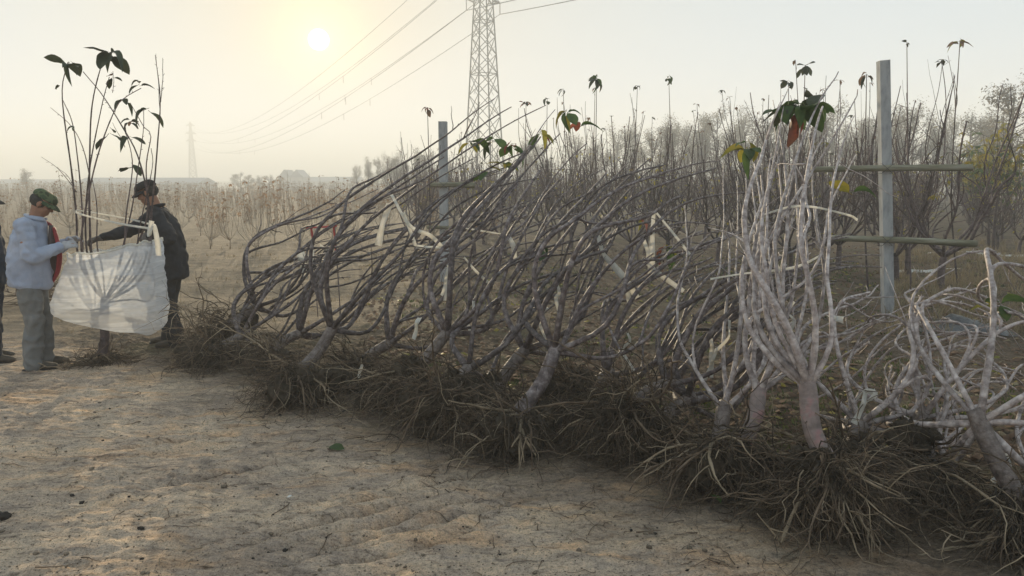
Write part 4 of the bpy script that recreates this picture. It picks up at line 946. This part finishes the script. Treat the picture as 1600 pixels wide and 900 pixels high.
topleaf(668, 168, 405, 13, 6, [re_, 'leaf_brown'], .85, 'thin sapling with rusty leaves left of the shorter concrete post')
topleaf(1500, 63, 440, 12.5, 5, ['leaf_brown', 'leaf_yellow'], 1.2, 'tall sapling with a pale dry leaf whorl at the very top right')
topleaf(1417, 66, 440, 12.2, 3, [dk], .6, 'tall thin whip with a dark bud tuft right of the pale post')
topleaf(1258, 102, 430, 12.0, 6, [dk], 1.0, 'thin sapling with dark leaf whorl above the front tree leaves')
topleaf(1232, 128, 430, 12.6, 5, [dk], .9, 'shorter thin sapling with dark leaf whorl over the front tree')
topleaf(1354, 116, 430, 12.3, 6, [dk, 'leaf_brown'], .9, 'thin sapling with dry leaf whorl just left of the pale post top')
topleaf(880, 140, 395, 15, 4, [dk], .8, 'thin sapling with dark hanging tip leaves in the middle')
topleaf(822, 160, 395, 15, 7, [re_, dk, 'leaf_brown'], .9, 'thin sapling with brown drooping leaves right of the pylon')
topleaf(855, 155, 395, 15.4, 3, [dk], .8, 'thin sapling with a single dark leaf bunch in the middle')

# leafy young trees along the right hand path
lp = []
for q in range(2):
    o = empty('leafy_tree', (0, 0, 0)); m_ = MB(); lv = MB()
    tube(m_, spline([(0, 0, 0), (.03, .02, .6), (0, .05, 1.3)], 10), np.linspace(.035, .018, 10), sides=6)
    for st in range(9):
        a = U(0, 6.28); h0 = U(.6, 1.2); e = np.array([math.cos(a) * U(.25, .5), math.sin(a) * U(.25, .5), h0 + U(.5, 1.1)]); P = spline([(0, .03, h0), e * .55 + np.array([0, 0, .2]), e], 8)
        tube(m_, P, np.linspace(.012, .004, 8), sides=4)
        for p in P[2:]: leaf_cards(lv, p + rng.normal(0, .05, 3), 5, .15, int(rng.random() < .35))
    m_.build('trunk', M['bark_field'], o); lv.build('crown', [M['leaf_yellow'], M['leaf_green']], o); lp.append(o)
for i in range(28):
    p = np.array([12.4, 19.2]) + D * (i // 2) * 2.4 + np.array([2.6, -.6]) * (i % 2) + rng.normal(0, .2, 2); c = copy_tree(lp[i % 2]); c.location = (p[0], p[1], gzf(p[0], p[1])); c.rotation_euler[2] = U(0, 6.28); s = U(1.2, 1.65); c.scale = (s, s, s)
    tag(c, 'young yellow green leafy tree in the row beyond the trodden path', 'tree', 'leafy young trees beyond the path')
for o in lp: purge(o)

# saplings of the left field
def sapling_mesh(h, low=False):
    m_ = MB(); n = 5 if low else 10
    tube(m_, [(0, 0, 0), (0, .01, .3)], [.022, .018], sides=4)
    for s in range(n):
        a = U(0, 6.28); r = U(.15, .6); e = np.array([math.cos(a) * r, math.sin(a) * r, h * U(.65, 1.05)]); P = spline([(0, 0, .25), e * np.array([.75, .75, .42]), e], 7)
        tube(m_, P + wig(7, .02), np.linspace(.009, .003, 7), sides=3, cap=False)
        if not low:
            k = 3; e2 = P[k] + np.array([U(-.15, .15), U(-.15, .15), U(.3, .6)]); tube(m_, spline([P[k], e2], 4), np.linspace(.006, .003, 4), sides=3, cap=False)
        if rng.random() < .75:
            for q in range(2 if low else 3): leaf_cards(m_, P[-1 - q], 2 if low else 3, .12, 1)
    return m_
sap = [sapling_mesh(U(1.45, 1.95)).mesh('sapling', [M['bark_sapling'], M['leaf_sapling']]) for _ in range(5)]
ss = []
for r_ in range(40):
    yy = 19.5 + r_ * 2.2
    for x in np.arange(-.80 * yy, -.02 * yy - 0, 1.5):
        p = np.array([x + rng.normal(0, .2), yy + .10 * -x * 0 + rng.normal(0, .2)])
        if rng.random() < .15 + .3 * (vn(p[:1] * .18, p[1:] * .18, 9)[0] > .25): continue
        ss.append(p)
ss.sort(key=lambda p: p[1])
sm_ = MB()
for q, p in enumerate(ss):
    z = gzf(p[0], p[1]) - .02; s = U(.55, 1.12) if vn(p[:1] * .25, p[1:] * .25, 5)[0] > -.2 else U(.35, .8)
    if q < 285:
        o = link('sapling', sap[q % 5], None, (p[0], p[1], z)); o.rotation_euler[2] = U(0, 6.28); o.scale = (s, s, s)
        tag(o, 'brown bare sapling with dry leaf tips in the misty left field', 'tree', 'brown saplings filling the left field')
    else:
        for st in range(5):
            a = U(0, 6.28); r = U(.1, .4); h = U(1.1, 1.95); P = np.array([[p[0], p[1], .1], [p[0] + math.cos(a) * r, p[1] + math.sin(a) * r, h]])
            tube(sm_, spline(P, 3), np.linspace(.014, .006, 3), sides=3, cap=False)
            if st % 2 == 0: leaf_cards(sm_, P[-1], 2, .16, 1)
tag(sm_.build('distant_saplings', [M['bark_sapling'], M['leaf_sapling']]), 'far brown saplings merging into one misty mass', 'trees', None, 'stuff')
# a few slim nearer saplings standing before the left field
for (px, py, hh, lb) in ((400, 400, 1.9, 'slim bare sapling standing just beyond the left lying whips'), (360, 388, 1.5, 'small forked sapling in the clearing behind the dark suited man'), (470, 395, 2.0, 'bare sapling behind the white tape knot'), (545, 400, 1.8, 'bare sapling right of the red tape')):
    p = G(px, py); o = link('sapling', sapling_mesh(hh).mesh('sapling', [M['bark_sapling'], M['leaf_sapling']]), None, (p[0], p[1], gzf(p[0], p[1]) - .02)); tag(o, lb, 'tree', 'brown saplings filling the left field')

# ------------------------------------------------------------------ far trees
def far_tree(h, wd, leaves=5200, size=.22, conic=.5):
    o = empty('far_tree'); m_ = MB(); lv = MB()
    tube(m_, spline([(0, 0, -.3), (U(-.15, .15), 0, h * .4), (0, U(-.15, .15), h * .9)], 10), np.linspace(h * .02, .03, 10), sides=6)
    cen = []
    for s in range(26):
        a = U(0, 6.28); z0 = h * U(.15, .8); f = (z0 / h); r = wd * (1 - conic * abs(f - .4) * 1.6) * U(.35, 1.0); e = np.array([math.cos(a) * r, math.sin(a) * r, z0 + h * U(.08, .22)])
        P = spline([(0, 0, z0), e * np.array([.5, .5, 0]) + np.array([0, 0, z0 + .1 * h * .5]), e], 7); tube(m_, P, np.linspace(h * .007, .012, 7), sides=4)
        cen += [P[4], P[5], P[6], P[6] + np.array([0, 0, .03 * h])]
    cen = np.array(cen)
    for i in range(leaves):
        c = cen[rng.integers(len(cen))] + rng.normal(0, h * .032, 3); leaf_cards(lv, c, 1, size * U(.6, 1.3))
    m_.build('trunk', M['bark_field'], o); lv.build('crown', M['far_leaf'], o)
    return o
fp = [far_tree(9.5, 2.0, conic=.6), far_tree(10.5, 1.5, conic=.9), far_tree(8, 2.5, conic=.4)]
FG = 'pale trees along the far edge of the orchard'
ft = []
for px in np.arange(1015, 1400, 21): ft.append((px + U(-6, 6), U(165, 200), U(74, 92), 'hazy tree of the pale line behind the orchard', FG))
for px in (1405, 1432, 1462, 1490, 1520, 1545): ft.append((px, U(165, 190), U(66, 80), 'hazy tree of the pale line behind the orchard', FG))
for px, yt, d, lb in ((575, 246, 112, None), (605, 243, 106, None), (632, 250, 104, None), (655, 232, 98, None), (590, 248, 116, None), (556, 256, 122, None), (620, 240, 100, None), (672, 240, 96, None), (690, 238, 96, None), (820, 215, 118, None), (850, 222, 120, None), (900, 205, 110, None), (930, 215, 112, None), (965, 200, 105, None), (700, 250, 130, None), (990, 195, 100, None)):
    ft.append((px, yt, d, 'hazy tree in the clump beyond the left field', 'hazy trees beyond the left field') if px < 760 else (px, yt, d, 'hazy tree of the pale line behind the orchard', FG))
ft.append((1590, 128, 50, 'largest far tree with rounded pale crown at the right edge', FG)); ft.append((1570, 160, 56, 'far tree with smaller crown beside the largest one at the right edge', FG)); ft.append((40, 264, 125, 'lone hazy tree at the far left above the cap', None))
for px in (375, 388, 405, 420, 438): ft.append((px, U(266, 275), 160, 'low hazy tree beside the far twin gabled house', 'low trees by the far house'))
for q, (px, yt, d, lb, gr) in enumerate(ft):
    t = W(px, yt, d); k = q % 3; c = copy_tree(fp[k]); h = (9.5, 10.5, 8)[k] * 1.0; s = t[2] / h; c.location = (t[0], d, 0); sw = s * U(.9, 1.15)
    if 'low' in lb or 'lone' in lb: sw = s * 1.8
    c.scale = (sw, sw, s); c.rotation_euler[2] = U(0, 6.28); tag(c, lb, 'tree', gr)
for o in fp: purge(o)

# ------------------------------------------------------------------ far buildings
def gabled(name, label, x0, x1, d, depth, hw, hr, along=True, group=None, nwin=0):
    o = empty(name, ((x0 + x1) / 2, d, 0), label, 'building', group); L_ = (x1 - x0) / 2; m_ = MB(); box(m_, (0, depth / 2, hw / 2), (L_, depth / 2, hw / 2)); m_.build('wall', M['shed_wall'], o, smooth=False)
    r = MB()
    if along: V = [(-L_ - .3, -.4, hw - .1), (L_ + .3, -.4, hw - .1), (L_ + .3, depth + .4, hw - .1), (-L_ - .3, depth + .4, hw - .1), (-L_ - .3, depth / 2, hr), (L_ + .3, depth / 2, hr)]; q_ = [[0, 1, 5, 4], [2, 3, 4, 5], [0, 3, 2, 1]]; t_ = [[1, 2, 5], [3, 0, 4]]
    else: V = [(-L_ - .3, -.4, hw - .1), (L_ + .3, -.4, hw - .1), (L_ + .3, depth + .4, hw - .1), (-L_ - .3, depth + .4, hw - .1), (0, -.4, hr), (0, depth + .4, hr)]; q_ = [[1, 2, 5, 4], [3, 0, 4, 5], [0, 3, 2, 1]]; t_ = [[0, 1, 4], [2, 3, 5]]
    r.add(V, q_, t_); r.build('roof', M['shed_roof'], o, smooth=False)
    for k in range(nwin):
        w_ = MB(); box(w_, (-L_ + (k + .5) * 2 * L_ / nwin, -.03, hw * .55), (.5, .04, .6)); w_.build('window', M['window'], o, smooth=False)
def X(px, d): return (px - 800) / FPX * d
gabled('long_shed', 'long low hazy shed with pale roof beyond the left field', X(120, 200), X(312, 200), 200, 14, 1.9, 3.4, True, None, 8)
gabled('long_shed', 'second long hazy roof behind the clump of far trees', X(480, 260), X(560, 260), 260, 14, 2.6, 4.2, True, None, 4)
gabled('house', 'left half of the hazy twin gabled house on the horizon', X(440, 230), X(457, 230), 230, 8, 3.8, 6.0, False, 'twin gabled houses on the horizon', 2)
gabled('house', 'right half of the hazy twin gabled house on the horizon', X(458, 230), X(476, 230), 230, 8, 3.8, 6.0, False, 'twin gabled houses on the horizon', 2)
gabled('long_shed', 'faint shed roof at the far left horizon', X(-60, 240), X(80, 240), 240, 14, 2.0, 3.2, True, None, 5)

# ------------------------------------------------------------------ pylons and wires
T1 = np.array([X(757, 110), 110.0]); T2 = np.array([X(307, 455), 455.0]); ld = (T1 - T2) / np.linalg.norm(T1 - T2); pd = np.array([-ld[1], ld[0]]); T0 = T1 + ld * 330
ARMS = [(26.9, 2.6), (31.2, 3.0), (35.8, 2.2)]
def pylon(label, pos, fine):
    o = empty('pylon', (pos[0], pos[1], 0), label, 'pylon', 'steel lattice pylons')
    hw = lambda z: np.interp(z, [0, 26, 38], [3.1, 1.42, .35])
    ang = math.atan2(pd[1], pd[0]) 
    def cor(z, k):
        a = [(1, 1), (-1, 1), (-1, -1), (1, -1)][k % 4]; h = hw(z) * .72; p = pd * a[0] * h + ld * a[1] * h; return np.array([p[0], p[1], z])
    zs = [0]; 
    while zs[-1] < 37.5: zs.append(min(38, zs[-1] + max(.9, hw(zs[-1]) * 1.30)))
    th = .11 if fine else .36
    lat = MB()
    for k in range(4):
        m_ = MB(); tube(m_, [cor(z, k) for z in zs], np.linspace(th, th * .6, len(zs)), sides=4); m_.build('leg', M['steel'], o)
    for i in range(len(zs) - 1):
        for k in range(4):
            for (a, b) in ((k, k + 1), (k + 1, k)):
                m_ = MB() if fine and zs[i] < 30 else lat; tube(m_, [cor(zs[i], a), cor(zs[i + 1], b)], th * .5, sides=4)
                if m_ is not lat: m_.build('brace', M['steel'], o)
            if i % 3 == 2 or not fine:
                m_ = MB() if fine and zs[i] < 30 else lat; tube(m_, [cor(zs[i], k), cor(zs[i], k + 1)], th * .5, sides=4)
                if m_ is not lat: m_.build('brace', M['steel'], o)
            if fine and i > 0 and zs[i] < 26:
                q1 = (cor(zs[i], k) + cor(zs[i + 1], k + 1)) * .25 + cor(zs[i], k) * .5; q2 = cor((zs[i] + zs[i + 1]) / 2, k); tube(lat, [q1, q2], th * .32, sides=3); tube(lat, [q1, cor(zs[i], k) * .5 + cor(zs[i], k + 1) * .5], th * .32, sides=3)
    if lat.v: tag(lat.build('lattice', M['steel'], o), kind='stuff')
    for (z, L_) in ARMS:
        for s in (-1, 1):
            m_ = MB(); t = np.array([pd[0] * s * L_, pd[1] * s * L_, z]); n = 4
            c1 = [cor(z - .1, 0 if s > 0 else 1), cor(z - .1, 3 if s > 0 else 2), cor(z + 1.1, 0 if s > 0 else 1), cor(z + 1.1, 3 if s > 0 else 2)]
            for c in c1: tube(m_, [c, t], th * .6, sides=4)
            for f in (.25, .5, .75):
                q = [c * (1 - f) + t * f for c in c1]; tube(m_, [q[0], q[2]], th * .4, sides=3); tube(m_, [q[1], q[3]], th * .4, sides=3); tube(m_, [q[0], q[1]], th * .4, sides=3); tube(m_, [q[0], q[3]], th * .4, sides=3)
            m_.build('crossarm', M['steel'], o)
            m_ = MB(); zz = np.linspace(z, z - 1.45, 25); tube(m_, np.stack([np.full(25, t[0]), np.full(25, t[1]), zz], -1), np.where(np.arange(25) % 2, .09, .035) if fine else .06, sides=6); m_.build('insulator', M['glass_insulator'], o)
    return o
pylon('near steel lattice pylon whose top leaves the frame', T1, True)
pylon('far hazy steel lattice pylon on the left horizon', T2, False)
def wire(a, b, sag, r, label):
    s = np.linspace(0, 1, 60); P = a + (b - a) * s[:, None]; P[:, 2] -= 4 * sag * s * (1 - s); m_ = MB(); o = np.array([a[0], a[1], 0]); tube(m_, P - o, r, sides=4); ob = m_.build('power_line', M['cable'], None, loc=tuple(o)); tag(ob, label, 'power line', 'power lines between the pylons'); return ob, P, o
names = ['lowest', 'middle', 'top']
for ai, (z, L_) in enumerate(ARMS):
    for s, sn in ((-1, 'far'), (1, 'near')):
        a = np.array([*(T1 + pd * s * L_), z - 1.5]); b = np.array([*(T2 + pd * s * L_), z - 1.5]); c = np.array([*(T0 + pd * s * L_), z - 1.5])
        ob, P, oo = wire(a, b, 11.5, .05, f'long sagging power line to the far pylon, {names[ai]} on the {sn} arms')
        for f in (9, 12, 30):
            m_ = MB(); p = P[f] - oo; tube(m_, [p + [0, 0, .1], p + [0, 0, -1.4]], .05, sides=5); m_.build('spacer', M['glass_insulator'], ob) if ai < 2 else None
        wire(a, c, 9, .05, f'power line rising overhead from the near pylon, {names[ai]} on the {sn} arms')

# ------------------------------------------------------------------ small things on the ground
def red_tape_thing():
    o = empty('red_tape', tuple(W(490, 400, 9.6)), 'red plastic tape strung between thin sticks behind the white tape knot', 'tape'); oo = np.array(o.location)
    for pts in ([(478, 356, 9.6), (500, 355, 9.6), (526, 353, 9.6)], [(486, 356, 9.6), (488, 368, 9.6), (489, 380, 9.6)], [(521, 354, 9.6), (523, 372, 9.6), (524, 392, 9.6)]):
        m_ = MB(); ribbon(m_, [W(*p) - oo for p in pts], .03, twist=.2); m_.build('strip', M['red_tape'], o)
    for px in (487, 523):
        m_ = MB(); p = W(px, 352, 9.62); q = p.copy(); q[2] = gzf(p[0], p[1]) - .05; q[0] += .04; tube(m_, spline([q, p], 8) - oo, .007, sides=5); m_.build('stick', M['bark_field'], o)
red_tape_thing()
def clod(px, py, r, mat, label, name='soil_clod', group=None, flat=.7):
    p = G(px, py); z = gzf(p[0], p[1]); m_ = MB(); blob(m_, (0, 0, 0), np.array([r, r * U(.7, 1), r * flat]), 3, .3, 2, 0, U(0, 40)); o = m_.build(name, M[mat], None, loc=(p[0], p[1], z + r * flat * .55)); o.rotation_euler[2] = U(0, 6.28)
    tag(o, label, 'clod' if 'clod' in name else 'chip', group); return o
clod(5, 803, .034, 'clod_dark', 'largest dark clod at the left edge of the bare ground')
clod(127, 783, .016, 'clod_dark', 'dark round clod on the bare ground, right of the largest one')
clod(221, 826, .017, 'clod_dark', 'dark flat clod on the pale ground near the bottom')
clod(263, 872, .012, 'clod_dark', 'small dark clod nearest the bottom edge, left half')
clod(10, 759, .014, 'clod_dark', 'grey brown clod above the largest dark one'); clod(660, 870, .012, 'clod_dark', 'small dark clod at the bottom, below the tooth marks')
clod(455, 775, .026, 'chip', 'pale whitish chip lying by the scraped patch', 'pale_chip', None, .4); clod(430, 772, .020, 'clod_dark', 'dark flat flake beside the pale chip', flat=.4); clod(350, 760, .022, 'clod', 'brown flake in the scraped patch left of the pale chip', flat=.4)
clod(490, 855, .016, 'clod', 'elongated grey clod below the pale chip', flat=.5); clod(597, 653, .022, 'clod', 'dry crumbly clod by the root edge', flat=.6)
o_ = link('fallen_leaf', LEAF['leaf_green'][0], None, tuple(np.array([*G(515, 706)[:2], gzf(*G(515, 706)[:2]) + .025]))); o_.rotation_euler = (.1, .15, -1.9); o_.scale = (.6, .75, .7); tag(o_, 'single green leaf lying on the bare ground', 'leaf')
o_ = link('fallen_leaf', LEAF['leaf_green'][1], None, tuple(np.array([*G(1125, 800)[:2], gzf(*G(1125, 800)[:2]) + .05]))); o_.rotation_euler = (.5, .3, .6); o_.scale = (.5, .5, .5); tag(o_, 'small bright green leaf among the roots, low on the right', 'leaf')
for i in range(26):
    clod(U(20, 1150), U(640, 890), .007 + .012 * rng.random() ** 2, 'clod' if i % 3 else 'clod_dark', 'small loose clod on the bare ground before the lying trees', group='small loose clods', flat=U(.45, .75))
# pebbles and crumbs
cb = MB(); V0, F0 = ICO[1]
n_ = 6500; px_ = rng.uniform(-200, 1300, n_); py_ = 900 - 340 * rng.random(n_) ** 1.0
for a, b in zip(px_, py_):
    p = G(a, b + 20); r = .0024 * (1 + rng.pareto(3.0)); r = min(r, .014); s = 1 + rng.normal(0, .18, len(V0)); z = float(gz(np.array([p[0]]), np.array([p[1]]), True)[0])
    cb.add(V0 * s[:, None] * np.array([r, r * U(.7, 1.2), r * .7]) + np.array([p[0], p[1], z + r * .25]), None, F0, int(rng.random() < .05))
tag(cb.build('soil_crumbs', [M['clod'], M['clod_dark']]), 'loose soil crumbs scattered over the bare ground', 'soil crumbs', None, 'stuff')
tw = MB()
for i in range(330):
    a, b = U(-150, 1250), 900 - 330 * rng.random(); 
    if rng.random() < .55: t_ = rng.random(); a, b = 280 + 1120 * t_ + U(-120, 60), 585 + 300 * t_ + U(0, 55)
    p = G(a, b + 12); an = U(0, 6.28); Ln = U(.03, .16); n_ = 6; P = np.stack([p[0] + np.cos(an) * np.linspace(0, Ln, n_), p[1] + np.sin(an) * np.linspace(0, Ln, n_), np.zeros(n_)], -1) + wig(n_, .008)
    P[:, 2] = gz(P[:, 0], P[:, 1], True) + .004 + .01 * rng.random() * np.sin(np.linspace(0, np.pi, n_)); tube(tw, P, np.linspace(.0028, .0012, n_) * U(.6, 1.3), sides=4, m=int(rng.random() < .3))
tag(tw.build('root_scraps', [M['root'], M['root_light']]), 'broken root ends and twig scraps strewn on the bare ground', 'twig scraps', None, 'stuff')
# litter, weeds, dry grass behind the lying trees
lt = MB(); 
for i in range(9000):
    y = 4.5 + 16 * rng.random() ** 1.3; x = U(-.2, .72) * y
    if x * .61 + y * .79 < 4.4: continue
    p = np.array([x, y, gzf(x, y) + .012]); a = U(0, 6.28); d = np.array([math.cos(a), math.sin(a), U(-.1, .25)]); s = np.array([-d[1], d[0], U(-.3, .3)]); Ln = U(.04, .11); wd = Ln * .35
    lt.add([p, p + d * Ln * .5 + s * wd, p + d * Ln + [0, 0, .01], p + d * Ln * .5 - s * wd, p + d * Ln * .5 + [0, 0, .02]], None, [[0, 1, 4], [1, 2, 4], [2, 3, 4], [3, 0, 4]], int(rng.random() < .12) + (2 if rng.random() < .06 else 0))
tag(lt.build('leaf_litter', [M['leaf_brown'], M['straw'], M['leaf_yellow'], M['leaf_yellow']]), 'dry brown leaf litter on the orchard floor', 'leaf litter', None, 'stuff')
def tufts(name, label, cat, n, region, h, mat, blades, thick):
    t = MB()
    for i in range(n):
        x, y = region(); z = gzf(x, y)
        for b in range(blades):
            a = U(0, 6.28); hh = h * U(.4, 1.1); l_ = U(.3, .9) * hh; p0 = np.array([x + U(-.05, .05), y + U(-.05, .05), z - .005]); e = p0 + np.array([math.cos(a) * l_, math.sin(a) * l_, hh]); mid = p0 * .5 + e * .5 + np.array([0, 0, hh * .2]); s = np.array([-math.sin(a), math.cos(a), 0]) * thick
            t.add([p0 - s, p0 + s, mid + s * .8, mid - s * .8, e], [[0, 1, 2, 3]], [[3, 2, 4]])
    tag(t.build(name, M[mat]), label, cat, None, 'stuff')
def reg_field():
    while True:
        y = 4.6 + 14 * rng.random() ** 1.2; x = U(-.15, .75) * y
        if x * .61 + y * .79 > 4.6 and vn(np.array([x * .9]), np.array([y * .9]), 88)[0] > -.1: return x, y
tufts('weeds', 'low green weeds and moss on the orchard floor', 'weeds', 1500, reg_field, .055, 'weed', 9, .006)
def reg_right():
    y = U(8.5, 22); return y * U(.50, .74), y
tufts('dry_grass', 'dry straw coloured grass on the right bank', 'grass', 900, reg_right, .2, 'straw', 12, .004)
def reg_left():
    y = U(8.5, 24); return y * U(-.70, .05), y
tufts('dry_grass', 'thin dry stubble on the left clearing', 'grass', 700, reg_left, .09, 'straw', 6, .004)
# black mulch film by the post and pale film strips on the orchard floor
def film(label, px, py, w_, d_, mat, hump=.06):
    p = G(px, py); n = 18; m_ = MB(); a, b = np.meshgrid(np.linspace(-1, 1, n), np.linspace(-1, 1, n)); z = hump * np.maximum(0, 1 - a ** 2) * np.maximum(0, 1 - b ** 2) * (1 + .8 * fbm(a * 2, b * 2, 3, px)) + .02
    zz = gz(p[0] + a * w_, p[1] + b * d_) - gzf(p[0], p[1]); i = np.arange(n - 1)[:, None] * n + np.arange(n - 1)[None]
    m_.add(np.stack([a * w_ * (1 + .1 * vn(b * 3, a, 4)), b * d_ * (1 + .2 * vn(a * 3, b, 5)), z + zz], -1).reshape(-1, 3), np.stack([i, i + 1, i + n + 1, i + n], -1).reshape(-1, 4)); o = m_.build('mulch_film', M[mat], None, loc=(p[0], p[1], gzf(p[0], p[1]))); tag(o, label, 'plastic film')
film('black mulch film sheet lying behind the arched whips', 1488, 512, .55, .42, 'black_film', .09)
film('pale weathered film strip at the foot of the tree right of the post', 1440, 425, .7, .12, 'chip', .03)
film('pale weathered film strip on the bank by the path', 1545, 400, 1.3, .18, 'chip', .04)
# dug-out trees lying far behind the men
for q, (px, py, lb) in enumerate(((90, 470, 'dark heap of lifted brushwood behind the man in pale blue'), )):
    o = empty('brush_heap', tuple(G(px, 480)), lb, 'brushwood'); oo = np.array(o.location); tw = MB()
    for i in range(90):
        a = rng.normal(0, 1, 3); a[2] = abs(a[2]) * .25; a /= np.linalg.norm(a); st = rng.normal(0, .3, 3) * [1.3, .6, .3] + [0, 0, .15]; st[2] = abs(st[2]) + .03; P = st + np.outer(np.linspace(0, 1, 10), a * U(.4, 1.1)) + wig(10, .05); P[:, 2] = np.maximum(P[:, 2], .02); tube(tw, P, np.linspace(.008, .002, 10), sides=4)
    tw.build('twigs', M['root'], o)['kind'] = 'stuff'

# ------------------------------------------------------------------ morning haze
hm = bpy.data.materials.new('haze_air'); hm.use_nodes = True; t = hm.node_tree; t.nodes.clear()
pv = t.nodes.new('ShaderNodeVolumePrincipled'); pv.inputs['Density'].default_value = HAZE_DENSITY; pv.inputs['Anisotropy'].default_value = HAZE_G; pv.inputs['Color'].default_value = HAZE_COLOR
ou = t.nodes.new('ShaderNodeOutputMaterial'); t.links.new(pv.outputs[0], ou.inputs['Volume'])
hb = MB(); box(hb, (0, 500, 20.25), (910, 812, 21.75)); tag(hb.build('haze', hm, smooth=False), 'pale morning haze', 'haze', None, 'stuff')
